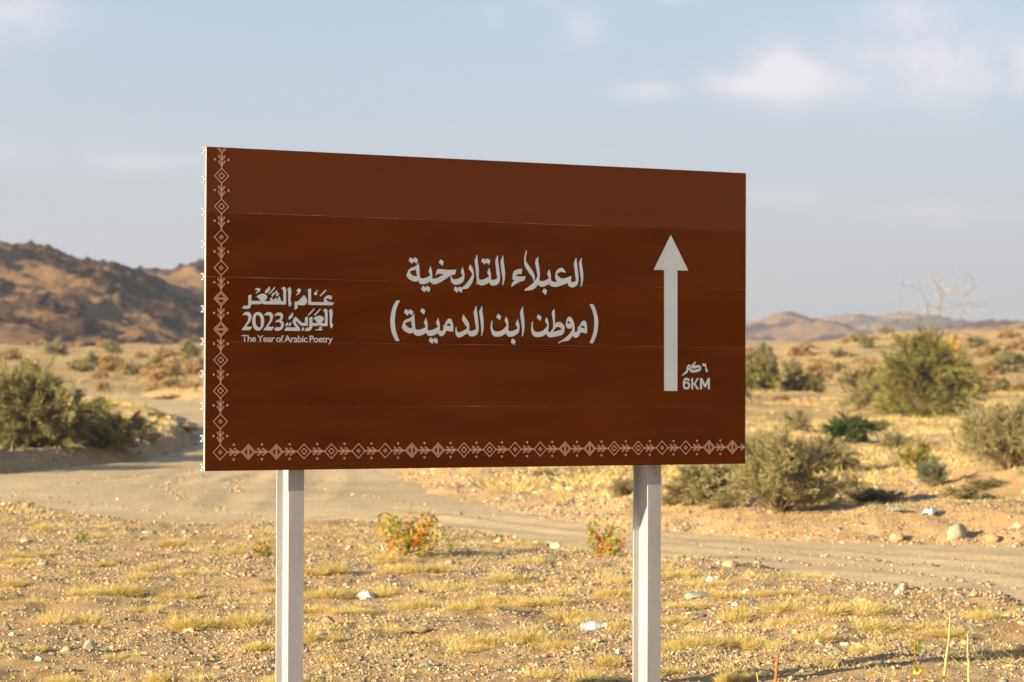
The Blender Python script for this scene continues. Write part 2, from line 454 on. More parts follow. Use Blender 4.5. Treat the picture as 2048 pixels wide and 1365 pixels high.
for pts in ([(-300, 985), (0, 978), (150, 967), (300, 952), (420, 935)], [(-300, 1003), (0, 995), (200, 985), (380, 962), (480, 935), (560, 905)], [(330, 1020), (560, 1030), (760, 1032), (950, 1052), (1100, 1068), (1300, 1082), (1600, 1104), (2048, 1150), (2300, 1180)],
            [(560, 1010), (760, 1014), (950, 1034), (1100, 1052), (1300, 1072), (1600, 1092), (2048, 1125), (2300, 1150)], [(1300, 1096), (1600, 1122), (1850, 1150), (2048, 1180)], [(336, 975), (345, 962), (362, 952), (400, 940)],
            [(440, 1020), (470, 990), (500, 950), (520, 920)], [(600, 1000), (640, 965), (640, 930), (600, 890)]):
    W = densify(np.array([at(*p) for p in pts]), False); best = np.full(len(RV), 1e9)
    for a, b in zip(W[:-1], W[1:]):
        d_ = b - a; t_ = np.clip(((RV[:, 0] - a[0]) * d_[0] + (RV[:, 1] - a[1]) * d_[1]) / (d_ @ d_ + 1e-9), 0, 1)
        best = np.minimum(best, (RV[:, 0] - a[0] - t_ * d_[0]) ** 2 + (RV[:, 1] - a[1] - t_ * d_[1]) ** 2)
    d_ = np.sqrt(best); k_ = .6 + .8 * fbm(RV[:, 0] * .4, RV[:, 1] * .4, 2, 88)
    RV[:, 2] += (RSD < .1) * k_ * (-.014 * np.exp(-(d_ / .2) ** 2) + .013 * np.exp(-((d_ - .45) / .15) ** 2)) + (RSD < .1) * .0022 * fbm(RV[:, 0] * 2.2, RV[:, 1] * 4, 3, 89)
tag(link('road', mesh_np('road', RV, inv.reshape(-1, 4), ROADM, smooth=True)), kind='structure')

# ------------------------------------------------------------------ hills
def crest_fn(pts, D):
    xs = [ray(p[0], 700)[0] * D for p in pts]; zs = [HC + ray(p[0], p[1])[2] * D for p in pts]
    return lambda x: np.interp(x, xs, zs)
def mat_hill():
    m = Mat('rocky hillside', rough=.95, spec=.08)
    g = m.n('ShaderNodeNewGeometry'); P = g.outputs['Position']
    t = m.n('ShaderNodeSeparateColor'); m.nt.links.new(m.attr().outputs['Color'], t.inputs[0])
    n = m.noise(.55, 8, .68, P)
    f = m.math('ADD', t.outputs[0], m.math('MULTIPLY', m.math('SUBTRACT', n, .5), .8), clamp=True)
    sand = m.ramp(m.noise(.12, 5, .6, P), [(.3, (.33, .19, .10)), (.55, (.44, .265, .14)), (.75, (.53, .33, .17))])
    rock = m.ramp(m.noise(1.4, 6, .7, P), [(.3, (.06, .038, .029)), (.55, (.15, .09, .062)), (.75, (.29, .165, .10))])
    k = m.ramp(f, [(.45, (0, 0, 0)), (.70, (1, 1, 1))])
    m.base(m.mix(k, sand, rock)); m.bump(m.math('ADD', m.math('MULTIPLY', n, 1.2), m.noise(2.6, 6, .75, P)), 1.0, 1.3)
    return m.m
HILLM = mat_hill()
def hill(name, crest, D, depth, x0, x1, nx, ny, rough, seed, fr=.06):
    xs = np.linspace(x0, x1, nx); yy = np.linspace(-1.15, 1.3, ny)
    X, T = np.meshgrid(xs, yy, indexing='ij')
    Y = D + T * depth
    sh = np.where(T < 0, sstep(-1.05, 0.02, T) ** 1.15, 1 - sstep(-.02, 1.3, T))
    H0 = zbase(X, Y)
    C = crest(X); base = zbase(X, np.full_like(X, D))
    rg = ridged(X * fr, Y * fr * .8, 6, seed)
    rk = ridged(X * fr * 6.5, Y * fr * 4.2, 6, seed + 50, .68)
    rise = np.maximum(C - base, 0)
    z = H0 - 1.5 + (rise + 1.5) * sh + rough * (rg - .62) * np.clip(sh * (1.25 - sh) * 2.6, 0, 1) * np.clip(rise / 8, 0, 1)
    mask = sstep(.52, .66, fbm((X + Y * .5) * fr * .8, (Y * .4 - z * 2.0) * fr * 1.5, 6, seed + 90, .62) * .7 + .55) 
    z = z + rough * .45 * (rk - .5) * (.15 + mask) * np.clip(sh * 3, 0, 1) * np.clip(rise / 8, 0, 1)
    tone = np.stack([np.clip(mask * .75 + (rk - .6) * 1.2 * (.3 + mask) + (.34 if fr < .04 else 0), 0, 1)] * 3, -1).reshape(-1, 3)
    o = link(name, mesh_np(name, np.stack([X, Y, z], -1).reshape(-1, 3), grid_faces(nx, ny), HILLM, col=tone, smooth=True))
    return tag(o, kind='structure')
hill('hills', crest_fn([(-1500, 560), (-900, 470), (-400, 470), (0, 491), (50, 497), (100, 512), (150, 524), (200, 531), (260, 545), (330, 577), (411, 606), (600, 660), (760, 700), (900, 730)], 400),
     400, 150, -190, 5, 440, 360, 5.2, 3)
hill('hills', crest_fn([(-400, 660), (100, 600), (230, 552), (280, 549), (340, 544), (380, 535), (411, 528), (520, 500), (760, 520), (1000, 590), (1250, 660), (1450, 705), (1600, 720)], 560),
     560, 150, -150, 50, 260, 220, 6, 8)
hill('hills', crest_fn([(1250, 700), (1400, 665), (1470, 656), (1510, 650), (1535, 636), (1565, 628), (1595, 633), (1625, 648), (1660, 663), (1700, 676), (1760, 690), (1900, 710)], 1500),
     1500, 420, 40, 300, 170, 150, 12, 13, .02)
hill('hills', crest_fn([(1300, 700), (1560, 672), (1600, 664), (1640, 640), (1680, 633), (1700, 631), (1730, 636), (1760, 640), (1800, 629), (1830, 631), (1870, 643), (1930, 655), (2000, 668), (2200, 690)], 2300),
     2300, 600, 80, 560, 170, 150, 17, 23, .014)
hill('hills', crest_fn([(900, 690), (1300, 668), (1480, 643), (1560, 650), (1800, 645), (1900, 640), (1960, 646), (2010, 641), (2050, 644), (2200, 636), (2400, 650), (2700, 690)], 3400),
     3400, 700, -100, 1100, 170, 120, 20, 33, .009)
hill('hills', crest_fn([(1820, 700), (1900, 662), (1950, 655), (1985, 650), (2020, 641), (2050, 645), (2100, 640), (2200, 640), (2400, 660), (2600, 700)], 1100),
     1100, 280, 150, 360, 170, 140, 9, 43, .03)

# ------------------------------------------------------------------ the sign
U = C2W @ RP[:, 0]; BK = -(C2W @ RP[:, 2]); BL = C2W @ TP + np.array([0, 0, HC])
sign = bpy.data.objects.new('road_sign', None); COL.objects.link(sign)
ZB = BL[2]
sign.matrix_world = Matrix([[U[0], BK[0], 0, BL[0]], [U[1], BK[1], 0, BL[1]], [0, 0, 1, 0], [0, 0, 0, 1]])
tag(sign, 'wide brown direction sign with white Arabic lettering and up arrow on two grey steel posts', 'road sign')
def uv(px, py):
    c = np.array([(px - 1024) / FPX, (682.5 - py) / FPX, -1.0])
    s = np.linalg.solve(np.stack([RP[:, 0], RP[:, 1], -c], 1), -TP)
    return float(s[0]), float(s[1])

brown = Mat('brown retroreflective film', rough=.5, spec=.0)
oi = brown.n('ShaderNodeObjectInfo')
wn = brown.noise(1.0, 5, .6, brown.coord('Object', (1.2, 1, 7)))
weave = brown.noise(1.0, 2, .5, brown.coord('Object', (260, 1, 420)))
cb = brown.ramp(wn, [(.3, (.050, .0100, .0004)), (.7, (.088, .0190, .0010))])  # lighter and darker streaks: sheen of the face painted into the brown
cb = brown.mix(brown.math('MULTIPLY', weave, .35), cb, (.105, .024, .002))
dusty = brown.ramp(brown.noise(1.0, 6, .6, brown.coord('Object', (.9, 1, 3.2))), [(.45, (0, 0, 0)), (.8, (1, 1, 1))])
cb = brown.mix(brown.math('MULTIPLY', dusty, .035), cb, (.30, .15, .06))
cb = brown.mix(brown.math('MULTIPLY', brown.attr('tone').outputs['Fac'], 1.0), cb, (.15, .058, .030))
scr = brown.ramp(brown.noise(1, 3, .5, brown.coord('Object', (55, 1, 40))), [(.755, (0, 0, 0)), (.80, (1, 1, 1))])
cb = brown.mix(brown.math('MULTIPLY', scr, .30), cb, (.4, .22, .12))
brown.base(cb)
brown.bump(brown.noise(1, 4, .5, brown.coord('Object', (.8, 1, 9))), .12, .02)
BROWN = brown.m
white = Mat('white reflective film', rough=.42, spec=.2)
white.base(white.ramp(white.noise(7, 4, .5), [(.3, (.385, .43, .50)), (.7, (.44, .49, .56))]))
WHITE = white.m
PINK = Mat('pale printed line', (.56, .35, .25), .5, .3).m
PINK2 = Mat('light brown printed stem', (.36, .19, .12), .5, .3).m
steel = Mat('galvanised steel painted pale grey', rough=.5, spec=.4)
sn = steel.noise(1, 5, .6, steel.coord('Object', (8, 8, 1.5))); sp = steel.noise(170, 3, .6)
sc = steel.ramp(sn, [(.3, (.34, .34, .35)), (.7, (.43, .43, .44))])
sc = steel.mix(steel.math('MULTIPLY', steel.ramp(sp, [(.55, (0, 0, 0)), (.72, (1, 1, 1))]), .3), sc, (.85, .84, .83))
dirt = steel.ramp(steel.noise(9, 6, .7), [(.62, (0, 0, 0)), (.75, (1, 1, 1))])
steel.base(steel.mix(steel.math('MULTIPLY', dirt, .45), sc, (.30, .25, .19)))
steel.b.inputs['Metallic'].default_value = .12
steel.bump(steel.math('ADD', sp, steel.noise(30, 4)), .35, .003)
STEEL = steel.m
alu = Mat('mill finish aluminium', rough=.45, spec=.5); alu.b.inputs['Metallic'].default_value = .35
alu.base(alu.ramp(alu.noise(1, 3, .5, alu.coord('Object', (2, 200, 200))), [(.3, (.45, .45, .45)), (.7, (.60, .60, .59))])); ALU = alu.m

W_, H_, HP = 3.2, 1.6, 0.32
LN = MB()
seam = Mat('worn film along the joint', rough=.5, spec=.2)
seam.base(seam.ramp(seam.noise(1, 4, .6, seam.coord('Object', (2.2, 1, 1))), [(.38, (.15, .035, .008)), (.56, (.20, .075, .035)), (.72, (.40, .26, .20))])); SEAM = seam.m
def bevel_profile_box(mb, x0, x1, z0, z1, th, face_tone):
    # a plank: flat front, rolled top and bottom lips
    r = .0022
    prof = [(0, z0 + r), (0, z1 - r), (r, z1), (th, z1), (th, z1 - .006), (.006, z1 - .009), (.006, z0 + .009), (th, z0 + .006), (th, z0), (r, z0)]
    prof = prof[::-1]
    mb.prism([(b, z) for b, z in prof], lambda p, t: (x0 + (x1 - x0) * t, p[0], p[1]))
for i in range(5):
    z1 = ZB + H_ - i * HP - .0002; z0 = ZB + H_ - (i + 1) * HP + .0002
    mb = MB(); bevel_profile_box(mb, 0, W_ + (.001 * (i % 2)), z0, z1, .018, 0)
    # each plank carries one flat tone, the top one clearly paler
    p = mb.build('plank', BROWN, sign, recalc=True)
    a = p.data.color_attributes.new('tone', 'FLOAT_COLOR', 'POINT')
    f = [.26, .05, 0, .02, .03][i]
    for q in a.data: q.color = (f, f, f, 1)
    if i:
        LN.v, LN.f = [], []; rr = random.Random(i); x = 0
        while x < W_ - .001:
            x2 = min(W_, x + rr.uniform(.2, .9)); h = rr.uniform(.0012, .0026)
            LN.add([(x, -.0006, z1 - h), (x2, -.0006, z1 - h), (x2, -.0006, z1 - .0001), (x, -.0006, z1 - .0001)], [(0, 1, 2, 3)]); x = x2
        LN.build('edge_strip', SEAM, p)
    # thin bare edge at the sawn ends
    for s in (0, 1):
        e = MB(); x = -.0012 if s == 0 else W_ + .0015
        e.box((min(x, 0 if s == 0 else W_ + .0002), .0015, z0), (max(x, 0) if s == 0 else x + .001, .0185, z1))
        e.build('end_cap', ALU, p)
# C-shaped stiffening ribs behind the planks, one at each seam and mid-plank
ribp = [(0, -.004), (0, .004), (.012, .004), (.012, .017), (.040, .017), (.040, .008), (.035, .008), (.035, .012), (.018, .012), (.018, -.012),
        (.035, -.012), (.035, -.008), (.040, -.008), (.040, -.017), (.012, -.017), (.012, -.004)]
for i in range(11):
    z = ZB + H_ - i * .16 + (-.016 if i == 0 else .018 if i == 10 else 0)
    mb = MB(); mb.prism([(a + .0192, b + z) for a, b in ribp][::-1], lambda p, t: (-.0015 + (W_ + .003) * t, p[0], p[1]))
    mb.build('rib', ALU, sign, recalc=True)
# I-beam posts
cc = Mat('rough concrete', (.36, .31, .25), .95, .1); cc.bump(cc.noise(40, 6, .7), .6, .02); ROCKC = cc.m
def post(uc, zt, name='post'):
    b0 = .0635; h = .152; w2 = .0425; tf = .008; tw = .0075; c = .006
    prof = [(-w2, b0), (w2, b0), (w2, b0 + tf), (tw / 2 + c, b0 + tf + .001), (tw / 2, b0 + tf + c), (tw / 2, b0 + h - tf - c), (tw / 2 + c, b0 + h - tf - .001),
            (w2, b0 + h - tf), (w2, b0 + h), (-w2, b0 + h), (-w2, b0 + h - tf), (-tw / 2 - c, b0 + h - tf - .001), (-tw / 2, b0 + h - tf - c),
            (-tw / 2, b0 + tf + c), (-tw / 2 - c, b0 + tf + .001), (-w2, b0 + tf)]
    mb = MB(); mb.prism(prof, lambda p, t: (p[0], p[1], -.5 + (zt + .5) * t))
    o = mb.build(name, STEEL, sign, recalc=True, loc=(uc, 0, 0))
    bv = o.modifiers.new('bevel', 'BEVEL'); bv.width = .0015; bv.segments = 2; bv.limit_method = 'ANGLE'
    f = MB()
    f.prism([(.15 * math.cos(t) + .02 * math.sin(3 * t), .15 * math.sin(t)) for t in np.linspace(0, 6.283, 13)[:-1]], lambda p, t: (p[0], p[1] + b0 + h / 2, -.3 + .34 * t))
    f.build('footing', ROCKC, sign, recalc=True, loc=(uc, 0, 0))
    return o
def post_u(pxl, pxr, py):
    # the front flange stands 0.0635 m behind the face
    a, b = [], []
    for px in (pxl, pxr):
        c = np.array([(px - 1024) / FPX, (682.5 - py) / FPX, -1.0])
        s = np.linalg.solve(np.stack([RP[:, 0], RP[:, 1], -c], 1), -(TP - RP[:, 2] * .0635)); a.append(float(s[0]))
    return sum(a) / 2, a[1] - a[0]
uL, wL = post_u(577.5, 608.5, 990); uR, wR = post_u(1296, 1322, 990)
print('posts', uL, wL, uR, wR, 'panel bottom', ZB)
pl = post(uL, ZB + 1.56); pr = post(uR, ZB + 1.56)
pl['label'] = 'grey steel post under the left part of the sign'; pr['label'] = 'grey steel post with small black pen marks under the sign'
# pen marks on the top of the right post
INK = Mat('black marker ink', (.05, .05, .06), .8, .2).m
mk = MB()
def stroke(mb, pts, wd, y, cap=False):
    for a, b in zip(pts[:-1], pts[1:]):
        d = np.subtract(b, a); l = np.hypot(*d) + 1e-9; nx, nz = -d[1] / l * wd / 2, d[0] / l * wd / 2
        mb.add([(a[0] - nx, y, a[1] - nz), (b[0] - nx, y, b[1] - nz), (b[0] + nx, y, b[1] + nz), (a[0] + nx, y, a[1] + nz)], [(0, 1, 2, 3)])
for pts in ([(-.012, .0), (-.012, -.02)], [(.004, .0), (.006, -.018), (.0, -.023)], [(-.018, -.037), (-.008, -.037)], [(-.002, -.038), (.002, -.036)], [(.006, -.036), (.015, -.037)],
            [(.0, -.050), (.004, -.045), (.008, -.050)], [(.010, -.050), (.016, -.050)], [(-.033, -.055), (-.028, -.055)]):
    stroke(mk, [(a + uR, b + ZB - .004) for a, b in pts], .002, .0629)
mk.build('pen_mark', INK, sign)

LAY = [0]
def poly(mb, pts, holes=(), y=None):
    LAY[0] += 1
    y = -(.0011 + .00004 * (LAY[0] % 12)) if y is None else y
    loops = [pts] + list(holes)
    flat = [p for l in loops for p in l]
    tri = tessellate_polygon([[Vector((p[0], p[1], 0)) for p in l] for l in loops])
    V = [(p[0], y, p[1] + ZB) for p in flat]
    F = []
    for t in tri:
        a, b, c = (flat[i] for i in t)
        s = (b[0] - a[0]) * (c[1] - a[1]) - (b[1] - a[1]) * (c[0] - a[0])
        F.append(t if s > 0 else t[::-1])
    mb.add(V, F)
def tr(x0, y0, s, pts):               # traced outline -> on the sign
    return [uv(x0 + a / s, y0 + b / s) for a, b in pts]
def P_(st): 
    n = [float(x) for x in st.replace(',', ' ').split()]
    return list(zip(n[::2], n[1::2]))
def crop(name, x0, y0, s, items):
    mb = MB()
    for it in items:
        loops = [tr(x0, y0, s, P_(l)) for l in it.split('|')]
        poly(mb, loops[0], loops[1:])
    return mb.build(name, WHITE, sign)
o = crop('lettering', 800, 490, 10.24, [
 '395 370 385 400 395 470 400 560 405 660 420 676 440 686 480 690 540 672 582 650 620 628 600 585 583 545 592 515 610 470 622 445 632 430 632 470 645 510 655 560 660 620 658 685 675 693 700 695 730 690 760 680 840 640 900 605 840 598 780 595 755 605 735 630 728 612 740 570 752 525 762 510 775 500 850 500 960 515 1060 515 1147 508 1140 555 1130 600 1090 615 1050 628 1052 650 1060 672 1072 688 1090 700 1120 706 1150 705 1185 695 1220 680 1282 638 1262 600 1243 555 1255 515 1265 490 1287 450 1292 490 1308 540 1318 590 1320 650 1312 700 1304 735 1290 760 1260 782 1230 800 1195 813 1160 820 1130 820 1105 813 1080 800 1060 782 1045 755 1036 720 1032 680 1034 632 1010 648 985 665 940 695 900 722 860 748 820 770 780 790 750 800 700 810 670 807 650 795 628 775 612 748 590 766 560 785 530 797 500 805 450 806 420 801 400 790 382 760 372 720 362 735 345 747 320 752 290 752 255 743 220 725 190 708 165 685 145 660 133 635 138 600 150 570 165 535 185 505 205 488 230 475 310 445 350 405 375 382|310 485 322 510 335 580 350 645 300 645 270 635 240 615 220 597 205 575 198 560 205 545 225 535 270 522 305 515',
 '208 255 272 298 298 255 368 300 345 392 272 337 250 392 175 330', '825 295 897 345 868 432 792 365',
 '465 838 525 880 550 838 622 885 598 975 525 924 505 975 430 915', '1130 850 1190 892 1215 850 1285 905 1258 990 1190 932 1168 988 1095 922',
 '1437 402 1460 435 1480 470 1495 505 1505 540 1512 590 1513 640 1506 690 1495 730 1475 778 1450 820 1425 855 1400 885 1372 900 1340 905 1285 906 1238 878 1270 868 1300 850 1335 820 1370 780 1400 742 1430 700 1455 655 1480 600 1460 565 1440 540 1418 515 1400 490 1418 440',
 '1570 205 1582 215 1587 270 1590 330 1600 410 1612 500 1612 600 1608 690 1620 706 1640 714 1665 717 1690 715 1720 705 1750 690 1790 668 1825 650 1803 612 1785 570 1793 540 1805 510 1818 485 1828 465 1835 500 1850 550 1860 600 1863 650 1860 700 1872 714 1890 721 1915 720 1940 715 1965 705 1990 690 1982 630 1970 560 1958 450 1947 345 1955 310 1965 280 1980 245 1993 215 2003 225 2008 330 2018 405 2028 480 2040 555 2046 620 2048 665 2046 700 2038 745 2023 780 2000 808 1973 825 1943 834 1913 838 1888 836 1863 828 1840 805 1823 765 1798 788 1770 805 1735 822 1700 832 1670 833 1640 830 1617 820 1600 805 1585 782 1575 818 1558 815 1565 780 1570 740 1565 650 1555 560 1540 450 1525 340 1533 305 1545 270 1558 232',
 '1692 270 1755 312 1780 275 1848 322 1825 410 1755 357 1735 405 1662 345'])
o['label'] = 'white Arabic wording, upper line to the left'
crop('lettering', 980, 490, 10.24, [
 '260 220 268 225 272 290 280 360 290 430 300 495 305 560 305 625 302 690 295 730 285 760 262 832 245 828 255 760 257 725 255 690 247 620 235 560 222 450 210 350 218 320 230 290 245 255',
 '640 490 658 500 650 550 640 605 622 600 600 598 555 610 510 628 535 638 560 645 600 650 640 650 727 645 715 692 695 740 655 746 620 755 580 773 540 795 490 828 440 862 433 855 443 815 455 770 475 752 500 732 482 724 470 712 460 700 455 685 460 650 475 560 500 532 540 510 590 496',
 '738 105 745 110 752 170 745 205 735 240 730 275 728 310 740 345 760 380 795 430 830 480 860 520 885 560 900 595 912 630 916 680 915 730 895 765 892 742 885 720 875 690 860 660 825 615 790 570 755 515 720 460 706 420 698 380 696 330 698 280 705 235 715 190 728 145',
 '978 245 988 255 985 320 995 380 1005 440 1015 510 1020 580 1018 650 1008 720 1025 737 1050 747 1075 746 1100 740 1130 730 1160 715 1207 688 1188 645 1170 600 1178 570 1190 540 1212 495 1218 520 1235 575 1245 630 1247 675 1245 720 1257 738 1275 752 1300 760 1330 762 1380 755 1360 733 1345 710 1336 680 1333 650 1337 605 1345 560 1362 528 1390 500 1415 482 1445 472 1470 472 1490 480 1512 500 1530 530 1550 570 1535 575 1500 563 1460 555 1430 560 1400 572 1370 600 1382 622 1400 645 1422 667 1450 682 1480 690 1510 690 1545 684 1580 672 1660 635 1660 700 1655 762 1680 764 1700 760 1730 752 1757 740 1750 670 1740 600 1728 490 1715 385 1723 350 1735 320 1747 288 1760 262 1770 275 1775 350 1785 420 1798 520 1810 620 1813 680 1812 740 1804 778 1790 810 1762 842 1730 865 1705 872 1680 875 1655 870 1630 860 1612 845 1600 825 1590 778 1540 803 1480 825 1425 845 1370 860 1335 864 1300 863 1268 855 1240 840 1220 822 1205 798 1175 822 1140 840 1100 856 1060 860 1032 856 1010 845 992 829 978 808 965 835 950 860 928 883 900 905 865 921 830 930 775 938 720 942 705 935 703 925 710 910 750 885 790 860 840 822 880 785 910 750 940 710 957 678 970 640 962 580 950 520 935 445 922 370 926 340 935 310 955 275',
 '1105 890 1170 935 1140 1028 1067 965',
 '1865 265 1873 275 1875 340 1880 400 1895 480 1905 560 1908 625 1908 690 1902 740 1890 790 1865 868 1852 862 1862 770 1858 690 1850 620 1835 500 1817 385 1826 350 1840 320'])['label'] = 'white Arabic wording, upper line to the right'
crop('lettering', 770, 590, 10.24, [
 '230 118 308 118 280 165 255 220 233 288 215 360 205 440 200 520 202 600 210 680 225 750 245 820 270 885 300 945 220 948 183 882 150 810 127 730 112 650 107 575 107 500 117 415 135 330 153 268 175 210 200 163',
 '415 290 485 330 505 290 582 345 555 425 485 374 462 430 388 362', '755 268 825 325 798 408 718 340',
 '608 400 600 430 605 520 612 600 618 690 635 710 660 720 685 720 710 715 745 704 780 690 833 658 812 618 795 572 803 545 815 520 842 462 845 500 862 550 872 600 875 660 870 715 887 726 910 730 940 727 970 718 1000 706 1030 690 1085 655 1062 620 1043 580 1052 548 1065 520 1090 465 1095 505 1112 550 1122 600 1124 660 1118 715 1132 735 1150 742 1168 740 1180 730 1190 712 1195 690 1193 655 1195 622 1225 615 1230 590 1240 570 1258 535 1280 505 1302 490 1325 487 1355 500 1370 525 1380 555 1392 605 1400 660 1392 760 1320 748 1250 735 1243 765 1230 790 1210 820 1185 840 1162 847 1140 848 1118 838 1100 822 1085 802 1075 782 1045 806 1010 825 970 838 930 843 905 842 880 835 855 808 835 770 815 792 790 810 760 825 730 835 700 840 670 840 642 836 620 825 598 810 582 790 578 748 568 770 550 783 525 789 500 790 465 782 430 765 400 745 375 720 357 695 345 670 350 632 360 600 372 568 385 540 403 520 430 505 475 490 520 470 560 430 585 405|530 510 535 545 540 580 548 632 555 685 528 685 500 680 470 664 440 640 422 620 410 600 412 580 445 562 485 552 520 545|1250 632 1268 608 1285 592 1300 586 1315 588 1335 610 1355 645',
 '930 870 992 920 1015 872 1085 922 1062 1010 990 952 975 1010 893 945',
 '1600 400 1620 430 1640 460 1665 495 1690 530 1710 562 1725 595 1726 655 1718 720 1735 735 1760 742 1780 741 1800 735 1832 720 1860 700 1852 630 1840 560 1826 455 1813 350 1823 320 1835 290 1860 225 1870 240 1878 320 1890 400 1902 480 1910 560 1918 640 1918 720 1910 760 1895 790 1875 817 1850 835 1815 848 1780 855 1752 850 1725 840 1705 818 1688 790 1620 825 1590 850 1560 865 1530 873 1500 875 1475 858 1455 830 1443 793 1437 750 1437 715 1440 690 1452 655 1465 665 1463 695 1465 720 1476 750 1500 770 1530 767 1560 755 1590 742 1620 725 1685 680 1665 650 1640 620 1610 570 1577 520 1578 485 1583 450',
 '1980 225 1988 240 1990 300 1995 360 2007 430 2015 500 2020 580 2018 660 2014 710 2005 760 1982 840 1965 835 1970 790 1970 740 1965 650 1955 560 1942 455 1925 350 1935 320 1950 290'])['label'] = 'white Arabic wording, lower line to the left'
crop('lettering', 970, 590, 8.5333, [
 '638 203 648 210 650 260 652 310 662 370 670 430 673 495 672 560 668 600 660 640 640 712 625 710 632 620 627 550 618 480 606 395 595 310 615 250',
 '358 370 375 400 387 430 395 460 399 530 393 600 412 617 440 622 465 618 490 610 525 592 555 570 538 535 520 500 527 480 535 460 558 410 565 450 578 485 588 520 589 560 585 600 580 628 570 650 537 678 500 700 465 713 430 718 405 715 385 705 366 682 350 655 327 678 300 695 265 709 230 716 200 716 170 712 142 697 120 675 104 632 93 580 93 540 98 500 103 470 110 445 125 438 122 490 122 540 128 573 140 600 162 618 190 628 215 630 240 625 278 610 310 590 343 557 370 520 360 497 350 475 340 452 333 430 345 400',
 '218 320 275 365 252 435 190 385', '462 742 523 790 500 858 437 810',
 '1048 380 1060 405 1070 430 1080 465 1085 500 1085 555 1072 605 1083 628 1100 642 1118 632 1130 610 1145 592 1160 575 1162 510 1158 450 1148 380 1137 310 1145 290 1155 270 1182 240 1190 320 1193 410 1195 500 1212 480 1235 466 1258 462 1280 465 1305 480 1330 500 1358 545 1357 595 1350 640 1335 666 1310 685 1270 700 1220 710 1165 721 1110 727 1085 722 1065 710 1050 690 1043 662 1018 688 990 705 945 718 900 723 872 723 850 718 825 702 805 680 793 642 785 600 785 560 790 520 796 483 805 450 818 455 815 500 815 550 822 583 835 610 855 628 880 636 910 637 940 632 977 617 1010 595 1040 560 1062 525 1052 502 1040 480 1030 460 1023 440 1035 410|1150 638 1175 604 1200 570 1220 553 1245 545 1280 560 1315 590 1280 602 1240 612',
 '905 332 965 380 940 445 880 395',
 '1435 373 1460 382 1480 400 1497 428 1510 460 1522 505 1528 550 1530 630 1540 639 1552 640 1568 626 1580 600 1580 575 1582 550 1605 545 1625 498 1650 460 1668 447 1690 442 1708 446 1720 460 1734 510 1742 560 1743 615 1738 665 1682 650 1625 640 1620 668 1610 690 1590 715 1565 732 1530 735 1508 718 1490 690 1478 722 1460 745 1437 770 1410 785 1370 791 1330 795 1290 812 1250 832 1242 820 1285 792 1330 765 1378 727 1420 690 1455 648 1480 605 1492 570 1490 535 1480 558 1465 572 1448 579 1430 580 1410 573 1390 555 1380 535 1375 510 1380 470 1388 430 1410 388|1400 470 1405 457 1412 451 1426 453 1440 462 1462 490 1430 492 1410 486|1625 558 1638 540 1650 527 1668 520 1690 545 1710 575 1668 568',
 '1780 160 1845 162 1873 215 1895 270 1912 330 1925 390 1930 455 1930 520 1920 600 1905 680 1875 757 1840 828 1780 825 1808 765 1830 700 1850 632 1860 560 1863 480 1862 400 1850 335 1830 270 1807 215'])['label'] = 'white Arabic wording, lower line to the right'
